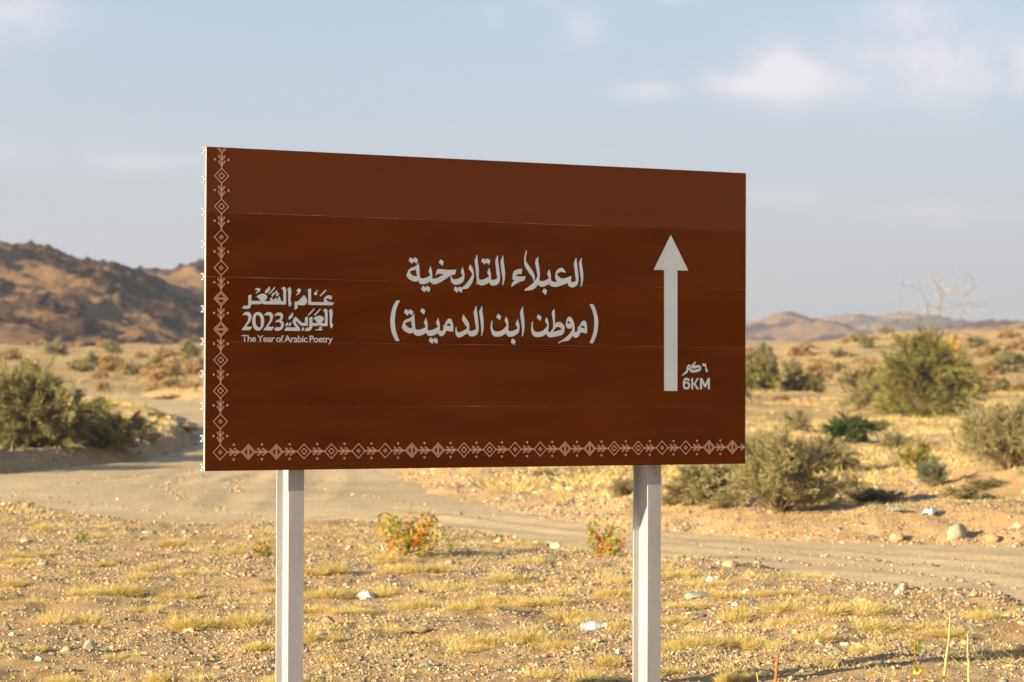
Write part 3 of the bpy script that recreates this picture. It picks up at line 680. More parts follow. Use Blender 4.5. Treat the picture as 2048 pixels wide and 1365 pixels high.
crop('emblem', 475, 565, 12.408, [
 '345 300 345 460 568 465 552 437 530 410 500 384 465 360 500 330 540 305 580 291 620 285 662 290 700 305 722 330 735 360 732 387 720 410 695 440 665 462 740 468 812 468 800 420 845 370 860 402 880 430 915 472 900 430 945 380 965 405 985 430 1003 470 992 400 1045 340 1060 400 1078 468 1133 468 1135 340 1135 220 1118 180 1085 160 1135 113 1158 115 1175 125 1195 155 1205 190 1205 370 1205 552 930 550 660 548 630 538 603 520 572 536 540 545 340 545 334 580 320 610 300 640 270 658 105 655 155 580 245 580 260 562 265 540 265 330',
 '1300 112 1320 150 1330 190 1335 225 1335 260 1328 320 1320 380 1315 430 1318 470 1330 500 1350 525 1298 612 1278 588 1265 560 1257 510 1255 450 1256 340 1255 240 1245 205 1230 175',
 '430 180 448 160 470 148 500 144 530 145 550 152 565 165 568 188 560 210 540 232 510 250 450 285 450 265 480 237 505 205 475 192 440 190',
 '775 100 792 115 803 135 808 160 806 182 793 205 775 227 750 252 720 268 690 272 668 250 690 228 680 192 712 202 708 172 728 180 722 145 755 165',
 '920 115 932 130 920 165 865 222 810 275 775 292 762 282 820 225',
 '965 195 992 235 945 302 915 260', '888 250 918 290 870 362 838 318', '1003 250 1033 295 980 362 952 318',
 '120 825 132 795 150 770 175 748 205 737 238 734 270 738 298 752 320 775 337 805 345 840 342 885 330 930 308 972 280 1010 245 1057 210 1102 362 1102 308 1190 108 1188 105 1165 150 1110 200 1043 240 980 260 940 268 900 265 868 255 840 240 822 220 815 170 815',
 '510 742 540 742 570 750 605 780 630 820 650 872 660 930 658 990 650 1050 632 1105 600 1150 568 1180 530 1200 480 1200 440 1182 410 1150 388 1105 372 1050 364 1000 362 950 370 888 385 830 408 790 440 760 472 746|470 815 495 812 520 820 545 845 565 880 575 925 578 970 578 1030 575 1080 565 1110 550 1130 528 1126 505 1115 480 1087 460 1050 448 1012 443 970 444 915 450 860 458 830',
 '660 825 675 795 700 765 722 751 750 742 785 740 820 745 848 762 870 790 881 820 883 850 875 895 860 940 838 982 810 1020 750 1105 908 1105 852 1195 650 1192 645 1170 700 1105 748 1040 790 970 803 935 808 900 808 872 800 850 790 830 770 820 710 820',
 '912 835 928 802 950 775 978 758 1010 750 1040 748 1070 752 1098 766 1120 790 1130 820 1132 850 1128 882 1118 910 1085 945 1110 958 1130 980 1143 1008 1148 1040 1143 1085 1130 1120 1105 1158 1070 1185 1035 1200 1000 1208 968 1208 940 1200 905 1170 955 1105 982 1117 1010 1120 1040 1118 1060 1110 1073 1088 1080 1060 1074 1032 1060 1010 1035 993 1000 985 965 988 930 1000 945 970 965 945 992 937 1020 930 1045 913 1060 890 1062 862 1055 840 1038 828 1010 825 985 824 960 828'])['label'] = 'white printed year numerals and left half of the emblem'
crop('emblem', 565, 565, 12.408, [
 '530 318 555 348 580 380 598 412 610 450 612 480 605 510 588 540 560 560 535 571 510 575 475 574 440 570 372 558 372 645 295 682 300 480 375 478 455 395',
 '400 150 422 156 440 170 450 192 450 215 443 240 430 260 402 290 370 315 335 320 330 310 360 285 385 255 365 232 345 215 370 180',
 '692 145 708 190 708 490 1030 492 1022 460 1022 430 1033 398 1050 370 1075 345 1110 328 1140 323 1170 325 1195 333 1215 345 1228 368 1225 390 1190 445 1178 428 1160 415 1138 403 1110 400 1070 405 1088 435 1110 460 1140 482 1180 498 1280 498 1240 572 635 562 635 230 622 188',
 '890 178 870 210 850 240 838 260 865 270 860 290 850 305 835 317 815 322 797 317 785 305 781 285 785 265 805 240 830 220',
 '1075 175 1080 205 1065 235 950 345 920 352 915 340 1030 215',
 '325 852 370 895 480 1005 555 1005 555 880 628 848 628 1082 455 1082 345 965 325 990 334 1014 350 1040 380 1073 410 1110 424 1135 432 1160 428 1208 35 1200 90 1118 335 1120 310 1090 285 1060 264 1025 250 990 250 960 258 930 272 903 290 880',
 '742 850 742 1010 862 1010 845 978 820 950 792 925 762 905 795 872 830 850 865 835 900 830 942 832 980 845 1005 862 1025 890 1027 912 1020 935 995 970 960 1005 1005 1015 1050 1015 1050 890 1050 770 1035 725 1003 700 1050 657 1072 658 1090 670 1108 698 1118 730 1118 1090 940 1088 920 1080 900 1065 880 1079 860 1085 740 1088 738 1115 730 1140 715 1168 690 1190 655 1205 620 1210 545 1208 585 1130 620 1130 645 1125 658 1110 665 1090 665 880',
 '1210 650 1228 685 1240 720 1246 760 1245 800 1238 850 1230 900 1223 950 1225 1000 1238 1035 1262 1065 1210 1150 1195 1133 1185 1110 1175 1060 1170 1000 1168 880 1165 780 1157 745 1143 710',
 '780 645 790 660 788 685 660 820 622 820 640 795', '930 650 940 665 937 690 810 825 770 822 790 795',
 '232 742 250 763 262 790 266 810 262 832 248 858 228 883 200 905 160 925 135 908 155 880 148 850 172 858 168 825 190 832 185 795 215 815',
 '120 990 148 1025 95 1105 62 1058', '195 990 222 1025 175 1105 145 1058', '510 1108 545 1148 490 1220 463 1178',
 '905 1130 915 1112 935 1103 958 1103 975 1110 985 1135 962 1132 940 1130 950 1150 970 1158 995 1160 975 1195 800 1192 820 1170 905 1165 900 1148'])['label'] = 'white printed Arabic emblem, right half'
crop('lettering', 1355, 715, 17.0625, [
 '600 145 612 160 612 200 605 235 570 245 545 268 520 295 570 285 620 275 680 268 740 268 770 280 790 300 800 328 805 360 803 395 795 430 775 457 740 475 680 498 620 515 550 523 480 522 452 510 430 490 415 465 405 435 380 430 360 435 355 475 345 510 312 543 270 570 215 602 160 632 140 615 185 572 230 530 268 482 300 430 298 395 300 360 322 312 350 270 370 250 395 240 418 247 435 265 450 325 460 390 475 420 500 430 550 432 600 425 700 400 738 385 765 365 735 352 700 350 630 370 560 385 520 385 490 372 474 350 465 320 468 288 480 260 535 205|348 350 362 332 380 320 398 338 415 360 380 358',
 '850 190 880 215 925 222 970 210 973 270 980 330 987 365 1000 400 1015 425 1030 450 1027 480 1020 505 990 515 972 492 960 470 948 425 940 380 932 300 908 308 880 306 855 290 840 260 840 225',
 '300 700 338 703 370 715 397 748 415 790 395 825 345 800 325 781 300 775 278 782 260 800 250 825 245 850 272 836 300 830 338 836 370 850 400 872 420 900 429 935 430 970 420 1012 400 1050 372 1078 340 1095 305 1101 270 1095 235 1082 205 1060 188 1022 180 980 178 920 180 860 187 812 200 770 215 742 240 720 268 705|300 888 325 896 345 910 358 932 362 960 357 988 345 1010 325 1021 300 1025 278 1020 260 1010 247 987 242 960 246 932 258 910 276 895',
 '468 710 530 710 530 880 570 880 660 710 725 710 610 905 735 1095 660 1095 560 935 530 935 530 1095 468 1095',
 '765 712 840 712 935 925 1030 712 1100 712 1100 1095 1035 1095 1035 870 965 1025 910 1025 832 860 832 1095 765 1095'])['label'] = 'white distance marking reading 6KM in Arabic and Latin'
mb = MB(); poly(mb, [uv(*p) for p in [(1341.5, 470), (1376.5, 541.7), (1354.7, 541.2), (1354.7, 782.6), (1328, 782.2), (1328, 540.6), (1307, 540)]])
mb.build('arrow', WHITE, sign)['label'] = 'large white arrow pointing up'
# English line, set in a type face and fitted between its two ends
cu = bpy.data.curves.new('lettering', 'FONT'); cu.body = 'The Year of Arabic Poetry'; cu.size = 1; cu.offset = .012; cu.resolution_u = 5
cu.space_word = .72; cu.space_character = .93
to = bpy.data.objects.new('lettering', cu); COL.objects.link(to)
dg = bpy.context.evaluated_depsgraph_get(); tm = bpy.data.meshes.new_from_object(to.evaluated_get(dg)); bpy.data.objects.remove(to)
xs = [v.co.x for v in tm.vertices]; x0, x1 = min(xs), max(xs)
cap = .729
(ua, va), (ub, vb) = uv(483.2, 683.6), uv(665.2, 685.0); _, vc = uv(484, 670)
for v in tm.vertices:
    t = (v.co.x - x0) / (x1 - x0)
    v.co = (ua + (ub - ua) * t, -.0014, ZB + va + (vb - va) * t + v.co.y / cap * (vc - va))
tm.materials.clear(); tm.materials.append(WHITE); tm.name = 'lettering'
link('lettering', tm, sign)['label'] = 'small white line of English lettering'

# ornamental border: diamonds on a stem with leaf pairs
col_c = [uv(444.5, 352), uv(441, 844)]
vs = [uv(443, y)[1] for y in (352, 413.5, 475, 537, 598.5, 660, 721, 783, 844, 905)]
uC = uv(440.2, 905)[0]
us = [uv(x, y)[0] for x, y in zip((440, 497, 552, 608, 663, 717, 770, 824, 875, 927, 979, 1030, 1080, 1129, 1178, 1227, 1274, 1322, 1370, 1417, 1464.5), np.linspace(905, 893, 21))]
pu = (us[-1] - us[0]) / 20; us = [us[0] + pu * i for i in range(21)]
vC = uv(440, 905)[1]; pv = (vs[0] - vC) / 9; vs = [vC + pv * (9 - i) for i in range(10)]
print('border', uC, vC, pu, pv)
bd = MB(); bs = MB()
A = .0395                             # half diagonal of a diamond
LW = .0042
def ring(mb, cx, cy, a, w, y):
    b = a - w * 1.414
    V = [(cx + a * dx, y, ZB + cy + a * dy) for dx, dy in ((0, -1), (1, 0), (0, 1), (-1, 0))] + [(cx + b * dx, y, ZB + cy + b * dy) for dx, dy in ((0, -1), (1, 0), (0, 1), (-1, 0))]
    mb.add(V, [(i, (i + 1) % 4, 4 + (i + 1) % 4, 4 + i) for i in range(4)])
def seg(mb, a, b, w, y): stroke(mb, [(a[0], a[1] + ZB), (b[0], b[1] + ZB)], w, y)
def rot(p, c, vert): return (c[0] + p[0], c[1] + p[1]) if vert else (c[0] + p[1] * 1.0, c[1] + p[0])
def diamond(c, kind, vert):
    ring(bd, c[0], c[1], A, LW * .8, -.0012)
    if kind == 'B': ring(bd, c[0], c[1], .0175, LW * .8, -.0012)
    elif kind == 's': ring(bd, c[0], c[1], .0115, LW * .8, -.0012)
    elif kind == 'b':
        ring(bd, c[0], c[1], A - .0105, LW * .75, -.0012)
        e = A - .012
        if vert: seg(bs, (c[0] - e, c[1]), (c[0] + e, c[1]), .011, -.00125)
        else: seg(bs, (c[0], c[1] - e), (c[0], c[1] + e), .011, -.00125)
def capsule(a, b, r):
    d = np.subtract(b, a); l = np.hypot(*d); d = d / l; nrm = np.array([-d[1], d[0]])
    def loop(rr):
        P = []
        t0 = math.atan2(-nrm[1], -nrm[0])
        for k in range(7): t = t0 + 0 + math.pi * k / 6; P.append((b[0] + rr * math.cos(t), b[1] + rr * math.sin(t)))
        for k in range(7): t = t0 + math.pi + math.pi * k / 6; P.append((a[0] + rr * math.cos(t), a[1] + rr * math.sin(t)))
        return P
    o_, i_ = loop(r), loop(r * .42); n = len(o_)
    bd.add([(p[0], -.00135, p[1] + ZB) for p in o_ + i_], [(i, (i + 1) % n, n + (i + 1) % n, n + i) for i in range(n)])
def stem(c, p, vert, half=False):     # between this diamond and the next; the leaves open along +
    L0, L1 = A, p - A
    def q(s, t): return (c[0] + s, c[1] + t) if vert else (c[0] - t, c[1] + s)
    sg_ = [(L0, L1)]
    for a, b in sg_: seg(bs, q(0, a), q(0, b), .0085, -.0012)
    for s0 in ((p / 2 - .021), (p / 2 + .005)):
        for sd in (-1, 1): capsule(q(sd * .003, s0), q(sd * .0155, s0 + .0165), .0042)
    for sd in (-1, 1):
        cx, cy = q(sd * .0365, p / 2 + .004)
        nn = 10; r0, r1 = .0058, .0022
        bd.add([(cx + r * math.cos(2 * math.pi * k / nn), -.0013, ZB + cy + r * math.sin(2 * math.pi * k / nn)) for r in (r0, r1) for k in range(nn)],
               [(k, (k + 1) % nn, nn + (k + 1) % nn, nn + k) for k in range(nn)])
for i, (v, kd) in enumerate(zip(vs, 'BBssbbBBss')):
    diamond((uC, v), kd, True); stem((uC, v), pv, True) if i else None
stem((uC, vs[0]), pv, True)
vt = vs[0] + pv - A
for sd in (-1, 1):
    seg(bd, (uC + sd * .001, vt), (uC + sd * .0235, vt + .0235), .003, -.0012); seg(bd, (uC + sd * .001, vt + .010), (uC + sd * .0135, vt + .0235), .003, -.0012)
for i, kd in enumerate('sbbBBssbbBBssbbBBssbb'):
    if i: diamond((us[i], vC), kd, False)
    if i < 20: # leaves open to the left
        c = (us[i], vC); p = pu
        seg(bs, (c[0] + A, c[1]), (c[0] + p - A, c[1]), .0085, -.0012)
        for s0 in (p / 2 - .001, p / 2 + .025):
            for sd in (-1, 1): capsule((c[0] + s0 - .006, c[1] + sd * .003), (c[0] + s0 - .0225, c[1] + sd * .0155), .0042)
        for sd in (-1, 1):
            cx, cy = c[0] + p / 2 - .003, c[1] + sd * .0365; nn = 10
            bd.add([(cx + r * math.cos(2 * math.pi * k / nn), -.0013, ZB + cy + r * math.sin(2 * math.pi * k / nn)) for r in (.0058, .0022) for k in range(nn)],
                   [(k, (k + 1) % nn, nn + (k + 1) % nn, nn + k) for k in range(nn)])
seg(bs, (us[-1] + A, vC), (W_ - .002, vC), .0085, -.0012)
for sd in (-1, 1): capsule((W_ - .012, vC + sd * .003), (W_ - .027, vC + sd * .0155), .0042)
bd_ = bd.build('border_pattern', PINK, sign); bd_['kind'] = 'stuff'; bd_['label'] = 'thin pale outlines of the diamond border'
bs_ = bs.build('border_pattern', PINK2, sign); bs_['kind'] = 'stuff'; bs_['label'] = 'light brown stems of the diamond border'

# ------------------------------------------------------------------ stones
rng = np.random.default_rng(7)
def rock_shape(seed, n=2, jag=.28, flat=.6):
    import bmesh
    bm = bmesh.new(); bmesh.ops.create_icosphere(bm, subdivisions=n, radius=1)
    r = np.random.default_rng(seed)
    planes = [(r.normal(size=3), r.uniform(.42, .86)) for _ in range(11)]
    for v in bm.verts:
        p = np.array(v.co)
        for nrm, d in planes:
            nn = nrm / np.linalg.norm(nrm); k = p.dot(nn)
            if k > d: p = p - nn * (k - d) * .9
        p = p * (1 + jag * .35 * (r.random() - .5)); p[2] *= flat
        v.co = p
    V = np.array([v.co[:] for v in bm.verts]); F = np.array([[q.index for q in f.verts] for f in bm.faces]); bm.free()
    return V, F
PAL = 1.04 * np.array([(.50, .34, .19), (.60, .44, .27), (.42, .27, .15), (.20, .195, .165), (.27, .25, .20), (.33, .27, .19), (.15, .145, .13), (.55, .33, .19), (.70, .56, .40), (.36, .36, .30)])
PW = np.array([.15, .11, .12, .17, .14, .12, .10, .05, .02, .02]); PW /= PW.sum()
base_r = [rock_shape(100 + i, 1) for i in range(8)]
OCT = np.array([(1, 0, 0), (-1, 0, 0), (0, 1, 0), (0, -1, 0), (0, 0, 1), (0, 0, -1)], float)
OF = np.array([(0, 2, 4), (2, 1, 4), (1, 3, 4), (3, 0, 4), (2, 0, 5), (1, 2, 5), (3, 1, 5), (0, 3, 5)])
base_s = [(OCT * (1 + .45 * (np.random.default_rng(900 + i).random((6, 1)) - .5)) + .22 * (np.random.default_rng(950 + i).random((6, 3)) - .5), OF) for i in range(8)]
def scatter_stones(name, X, Y, Sz, sink=.25, Z=None, fine=False):
    n = len(X); Z = height(X, Y) if Z is None else Z
    Vs, Fs, Cs = [], [], []; off = 0
    kind = rng.integers(0, 8, n)
    for k in range(8):
        idx = np.where(kind == k)[0]; V, F = (base_s if fine else base_r)[k]; m = len(idx)
        if not m: continue
        a = rng.uniform(0, 6.283, m); sx = Sz[idx] * rng.uniform(.75, 1.25, m); sy = Sz[idx] * rng.uniform(.6, 1.1, m); sz = Sz[idx] * rng.uniform(.55, 1.1, m)
        P = V[None] * np.stack([sx, sy, sz], -1)[:, None, :]
        c, s_ = np.cos(a)[:, None], np.sin(a)[:, None]
        x = P[..., 0] * c - P[..., 1] * s_ + X[idx][:, None]; y = P[..., 0] * s_ + P[..., 1] * c + Y[idx][:, None]
        z = P[..., 2] + (Z[idx] + Sz[idx] * sink * rng.uniform(-.6, 1, m))[:, None]
        Vs.append(np.stack([x, y, z], -1).reshape(-1, 3)); Fs.append((F[None] + (np.arange(m) * len(V))[:, None, None] + off).reshape(-1, 3)); off += m * len(V)
        col = PAL[rng.choice(len(PAL), m, p=PW)] * rng.uniform(.8, 1.2, (m, 1))
        Cs.append(np.repeat(col, len(V), 0))
    me = mesh_np(name, np.vstack(Vs), np.vstack(Fs), PEB, col=np.vstack(Cs))
    return link(name, me)
def cand(n, y0, y1, t0=-.215, t1=.215, p=1.6):
    # even over the ground inside the widened view
    y = (rng.uniform(0, 1, n) * (y1 ** 2 - y0 ** 2) + y0 ** 2) ** .5
    x = rng.uniform(t0, t1, n) * y
    return x, y
for n_, med, sg_, fine_ in ((34000, .0155, .42, False), (150000, .0085, .35, True)):
    x, y = cand(n_, 13.8, 36, -.205, .205)
    dens = fbm(x * .9, y * .9, 4, 300) * 1.0 + .62 + .25 * fbm(x * .25, y * .25, 2, 310)
    sd = road_sd(x, y); keep = (rng.random(len(x)) < np.clip(dens, .12, 1) * np.clip(30 / y, .5, 1.2)) & (sd > .02)
    x, y, sd = x[keep], y[keep], sd[keep]
    sz = np.clip(rng.lognormal(math.log(med), sg_, len(x)), .005, .045) * (1 + .6 * np.exp(-sd / .8))
    print('gravel', len(x))
    tag(scatter_stones('gravel', x, y, sz, fine=fine_), kind='stuff')
for n_, med, fine_ in ((14000, .036, False), (50000, .020, True)):
    x, y = cand(n_, 34, 75, -.2, .2)
    sd = road_sd(x, y); keep = (sd > .05) & (rng.random(len(x)) < np.clip(.6 + fbm(x * .5, y * .5, 3, 333), .1, 1) * np.exp(-np.maximum(sd - 3, 0) / 6) + .12); x, y = x[keep], y[keep]
    print('gravel far', len(x))
    tag(scatter_stones('gravel', x, y, np.clip(rng.lognormal(math.log(med), .42, len(x)), .011, .09), fine=fine_), kind='stuff')
x, y = cand(16000, 14, 62)
sd = road_sd(x, y); keep = (sd < 0) & (rng.random(len(x)) < np.clip(.30 + 1.2 * fbm(x * .5, y * .9, 3, 341), .04, 1)); x, y = x[keep], y[keep]
o = scatter_stones('gravel', x, y, np.clip(rng.lognormal(math.log(.012), .45, len(x)), .006, .035), Z=rz(x, y), fine=True); tag(o, kind='stuff')

# loose ridges thrown up by turning tyres
rx, ry = [], []
for pts in ([(332, 990), (336, 975), (345, 962), (362, 952), (385, 944), (410, 938)], [(336, 978), (360, 998), (420, 1015), (500, 1030), (560, 1040)], [(0, 996), (40, 992), (60, 985)], [(60, 978), (150, 968), (250, 960), (330, 955)],
            [(475, 985), (468, 968), (478, 955), (500, 944)], [(620, 975), (700, 985), (800, 1005), (900, 1030)], [(1350, 1092), (1500, 1100), (1700, 1116), (1900, 1138), (2048, 1160)], [(1500, 1116), (1700, 1134), (1900, 1160), (2048, 1182)], [(120, 1002), (230, 1012), (330, 1028)]):
    W = np.array([at(*p) for p in pts]); W = densify(W, False)
    for a, b in zip(W[:-1], W[1:]):
        m_ = int(np.hypot(*(b - a)) * 26) + 1; t_ = rng.random(m_)
        rx += list(a[0] + (b[0] - a[0]) * t_ + rng.normal(size=m_) * .07); ry += list(a[1] + (b[1] - a[1]) * t_ + rng.normal(size=m_) * .16)
rx, ry = np.array(rx), np.array(ry); tag(scatter_stones('gravel', rx, ry, np.clip(rng.lognormal(math.log(.018), .4, len(rx)), .008, .045), Z=rz(rx, ry)), kind='stuff')
def rock(px, py, wpx, label, col, seed, hr=.75, group=None, rot=None, name='rock'):
    X, Y = spot(px, py); s = wpx / FPX * Y / 2
    V, F = rock_shape(seed, 3, .10, hr)
    V = V * s; V = V * (1, .85, 1)
    V = V * (1 + .16 * fbm(V[:, 0] / s * 3 + seed, V[:, 2] / s * 3 + V[:, 1] / s, 3, seed))[:, None]
    me = mesh_np(name, V, F, ROCK, col=np.tile(np.array(col), (len(V), 1)))
    o = link(name, me, loc=(X, Y, gz(X, Y) + s * hr * .45), rot=(0, 0, rot if rot is not None else seed * 1.3))
    return tag(o, label, 'rock', group)
rock(178, 1300, 34, 'pale blocky stone alone on the gravel near the lower left', (.66, .52, .36), 1, .85)
rock(1400, 1196, 62, 'broad flat grey green slab of stone right of the sign', (.30, .31, .24), 2, .35, rot=0)
rock(1913, 1078, 52, 'large pale boulder on the far side of the dirt road, far right', (.40, .34, .24), 3, .9)
rock(1790, 1082, 38, 'tan stone at the far road edge left of the large pale boulder', (.48, .34, .2), 4)
rock(1983, 1086, 34, 'low orange brown rock at the right rim of the far road bank', (.50, .33, .19), 5)
rock(2035, 1058, 26, 'pale stone on the mound at the right edge', (.58, .46, .32), 6)
rock(660, 1250, 34, 'dark topped brown stone just right of the left post', (.34, .23, .14), 7)
rock(842, 1266, 42, 'flat tan slab between the posts on the lower gravel', (.44, .33, .18), 8, .45)
rock(1200, 1092, 22, 'pale stone beside the rusty shrub near the right post', (.60, .48, .34), 9)
rock(1112, 1098, 26, 'pale rounded stone on the near edge of the dirt road', (.62, .50, .36), 10)
rock(998, 1085, 22, 'orange tan stone on the near road edge right of the larger rusty shrub', (.55, .37, .2), 11)
rock(284, 1033, 18, 'small pale upright stone on the near road edge at left', (.60, .50, .38), 12, 1.1)
rock(494, 1117, 26, 'orange tan rounded stone left of the left post', (.55, .35, .2), 13)
rock(1122, 976, 26, 'round red brown rock on the slope beyond the road', (.38, .22, .13), 14)
rock(1460, 1132, 34, 'long low tan rock on the near road edge right of the sign', (.52, .38, .22), 15, .5)
rock(1740, 1163, 36, 'brown rock with a long shadow on the near road edge', (.45, .30, .17), 16)
rock(1805, 1182, 26, 'pale round stone below the brown rock on the road edge', (.60, .46, .3), 17)
rock(1948, 1196, 24, 'tan rock on the near road edge far right', (.52, .36, .2), 18)
rock(1418, 1163, 20, 'white stone above the broad grey green slab', (.72, .70, .66), 19)
rock(1237, 1308, 20, 'bright white pebble left of the right post near the bottom', (.80, .76, .68), 20)
rock(1757, 1229, 11, 'tiny white pebble on the right gravel', (.82, .80, .76), 21)
rock(900, 1130, 22, 'grey stone right of the larger rusty shrub', (.30, .28, .23), 22)
rock(700, 1100, 30, 'tan flat stone left of the larger rusty shrub', (.52, .36, .2), 23, .5)
rock(50, 1085, 22, 'pale stone near the left edge below the road', (.55, .46, .34), 24, .6)
rock(300, 1068, 34, 'flat greenish grey stone under the road edge at left', (.36, .37, .29), 25, .35)
rock(300, 1345, 22, 'grey flat stone at the bottom left', (.33, .30, .24), 26, .5)
rock(640, 1270, 26, 'grey wedge shaped stone under the dark topped stone', (.40, .36, .28), 27, .4)
rock(1690, 1292, 30, 'pale grey stone in the lower right gravel', (.55, .48, .36), 28, .6)
rock(1205, 1190, 14, 'small light stone left of the right post', (.60, .52, .4), 29)
# the next largest stones, alike enough to share their words
protos = []
for i in range(10):
    V, F = rock_shape(500 + i, 2, .2, .7)
    protos.append(mesh_np('stone', V, F, ROCK, col=np.tile(PAL[[0, 1, 2, 3, 4, 5, 7, 8, 1, 4][i]], (len(V), 1))))
cnt = 0
zones = [('left of the sign posts', -.2, -.087), ('between the sign posts', -.076, .044), ('right of the sign posts', .058, .205)]
for zi, (zn, t0, t1) in enumerate(zones):
    n = 0
    while n < (48, 62, 62)[zi]:
        far_side = n % 3 == 2
        Y = rng.uniform(16, 31) if not far_side else rng.uniform(34, 52)
        X = rng.uniform(t0, t1) * Y; sd = road_sd([X], [Y])[0]
        if sd < .05: continue
        yn = np.interp(X / Y, near_w[:, 0] / near_w[:, 1], near_w[:, 1])
        if not far_side and rng.random() > .25 + np.exp(-sd / 1.0): continue
        if far_side and sd > 3.5: continue
        s = rng.uniform(.022, .05) * (1.5 if far_side else 1)
        side = 'beyond the dirt road' if Y > yn else 'on the near gravel'
        hue = int(rng.integers(0, 10)); word = ['orange tan', 'pale tan', 'brown', 'dark grey', 'grey', 'grey brown', 'orange', 'pale', 'pale tan', 'grey'][hue]
        o = link('stone', protos[hue], loc=(X, Y, gz(X, Y) + s * .15), rot=(rng.uniform(-.3, .3), rng.uniform(-.3, .3), rng.uniform(0, 6.28)), sc=(s * rng.uniform(.8, 1.3), s * rng.uniform(.7, 1.1), s * rng.uniform(.7, 1.1)))
        tag(o, f'loose {word} stone {side} {zn}', 'stone', f'{word} stones {side} {zn}')
        n += 1

# ------------------------------------------------------------------ foliage meshes
def blades(P0, D, Ln, Wd, bend, tone):
    """one tapered blade per row: two quads' worth of triangles, real width, bent"""
    n = len(P0); D = D / np.linalg.norm(D, axis=1, keepdims=True)
    r = rng.normal(size=(n, 3)); side = np.cross(D, r); side /= np.linalg.norm(side, axis=1, keepdims=True) + 1e-9
    mid = P0 + D * (Ln * .5)[:, None] + bend * .25; tip = P0 + D * Ln[:, None] + bend
    hw = (Wd / 2)[:, None]
    V = np.stack([P0 - side * hw * .7, P0 + side * hw * .7, mid - side * hw, mid + side * hw, tip], 1).reshape(-1, 3)
    b = (np.arange(n) * 5)[:, None]
    F = np.concatenate([b + [0, 1, 3], b + [0, 3, 2], b + [2, 3, 4]], 0)
    C = np.repeat(tone[:, None], 5, 0).repeat(3, 1)
    return V, F, C
def tuft_mesh(name, seed, n, w, d, h, mat, wd=.0035, lean=1.0):
    global rng
    rng = np.random.default_rng(seed)
    k = int(rng.integers(5, 10)); cx = rng.uniform(-.42, .42, k) * w; cy = rng.uniform(-.4, .4, k) * d; ck = rng.choice(k, n, p=(lambda q: q / q.sum())(rng.uniform(.15, 1, k)))
    a = rng.uniform(0, 6.283, n); rr = np.sqrt(rng.random(n)) 
    x = cx[ck] + np.cos(a) * rr * w * .15; y = cy[ck] + np.sin(a) * rr * d * .2
    el = rng.uniform(.15, 1.0, n)
    D = np.stack([np.cos(a) * lean * (1.2 - el), np.sin(a) * lean * (1.2 - el), .25 + el], -1) + rng.normal(size=(n, 3)) * .35
    D[:, 2] = np.abs(D[:, 2])
    hk = rng.uniform(.35, 1.15, k)
    Ln = h * rng.uniform(.45, 1.15, n) * hk[ck]
    bend = rng.normal(size=(n, 3)) * (h * .18); bend[:, 2] -= h * .12
    tone = np.clip(rng.normal(.5, .2, n) + .12 * (rr - .5) + rng.uniform(-.15, .15, k)[ck], 0, 1)
    V, F, C = blades(np.stack([x, y, np.full(n, -.01)], -1), D, Ln, wd * rng.uniform(.6, 1.4, n), bend, tone)
    return mesh_np(name, V, F, mat, col=C)
T = [tuft_mesh('grass_tuft', 40 + i, 2400, .5, .32, .15, STRAW, .0030) for i in range(7)]
tufts = [(65, 1112, 60), (240, 1186, 100), (290, 1222, 80), (55, 1207, 90), (140, 1247, 120), (315, 1139, 70), (400, 1148, 80), (420, 1258, 130), (500, 1252, 120), (530, 1296, 70), (250, 1316, 70),
         (170, 1190, 60), (20, 1172, 60), (350, 1192, 80), (640, 1146, 80), (655, 1194, 100), (740, 1188, 110), (850, 1144, 90), (900, 1182, 110), (845, 1218, 120), (770, 1262, 90), (635, 1282, 60),
         (1010, 1164, 80), (1000, 1200, 90), (950, 1222, 100), (1080, 1206, 100), (1130, 1238, 140), (1180, 1246, 80), (1020, 1282, 110), (1110, 1296, 110), (880, 1286, 120), (1235, 1190, 70), (1248, 1166, 60),
         (1245, 1256, 60), (1140, 1362, 150), (340, 1365, 70), (120, 1372, 80), (580, 1372, 90), (1345, 1158, 90), (1375, 1214, 90), (1450, 1196, 120), (1405, 1172, 80), (1530, 1222, 110), (1585, 1246, 90),
         (1700, 1226, 120), (1430, 1290, 140), (1365, 1296, 70), (1640, 1286, 90), (1530, 1296, 70), (1790, 1262, 130), (1895, 1275, 90), (1480, 1362, 80), (1345, 1246, 70), (700, 1224, 80), (330, 1092, 60),
         (210, 1072, 70), (450, 1108, 60), (90, 1060, 50), (1060, 1128, 60), (1560, 1190, 80), (1640, 1200, 70), (1480, 1240, 80), (1740, 1302, 60), (950, 1302, 80), (780, 1128, 90), (820, 1146, 100), (40, 1130, 50), (620, 1224, 70),
         (1210, 1330, 60), (60, 1300, 50), (190, 1130, 60), (280, 1160, 70), (560, 1180, 60), (1330, 1345, 70), (-60, 1200, 90), (-90, 1290, 100), (2110, 1300, 100), (2140, 1240, 90), (1970, 1240, 70)]
lz = lambda px: 'left of the sign posts' if px < 560 else 'between the sign posts' if px < 1290 else 'right of the sign posts'
for i, (px, py, wpx) in enumerate(tufts):
    X, Y = spot(px, py); s = wpx / FPX * Y / .5
    row = 'at the bottom' if py > 1250 else 'on middle gravel' if py > 1165 else 'near the road'
    big = 'broad' if wpx >= 100 else 'small' if wpx < 70 else 'mid sized'
    o = link('grass_tuft', T[i % 7], loc=(X, Y, gz(X, Y)), rot=(0, 0, (i * 2.4) % .7 - .35 + (3.14 if i % 2 else 0)), sc=(s * 1.15, s * 1.5, min(1.25, max(.7, s ** .6)) * (.5 + .55 * ((i * 37) % 10) / 10)))
    tag(o, f'{big} dry yellow grass tuft {lz(px)}, {row}', 'grass tuft', f'{big} dry yellow tufts {lz(px)}, {row}')
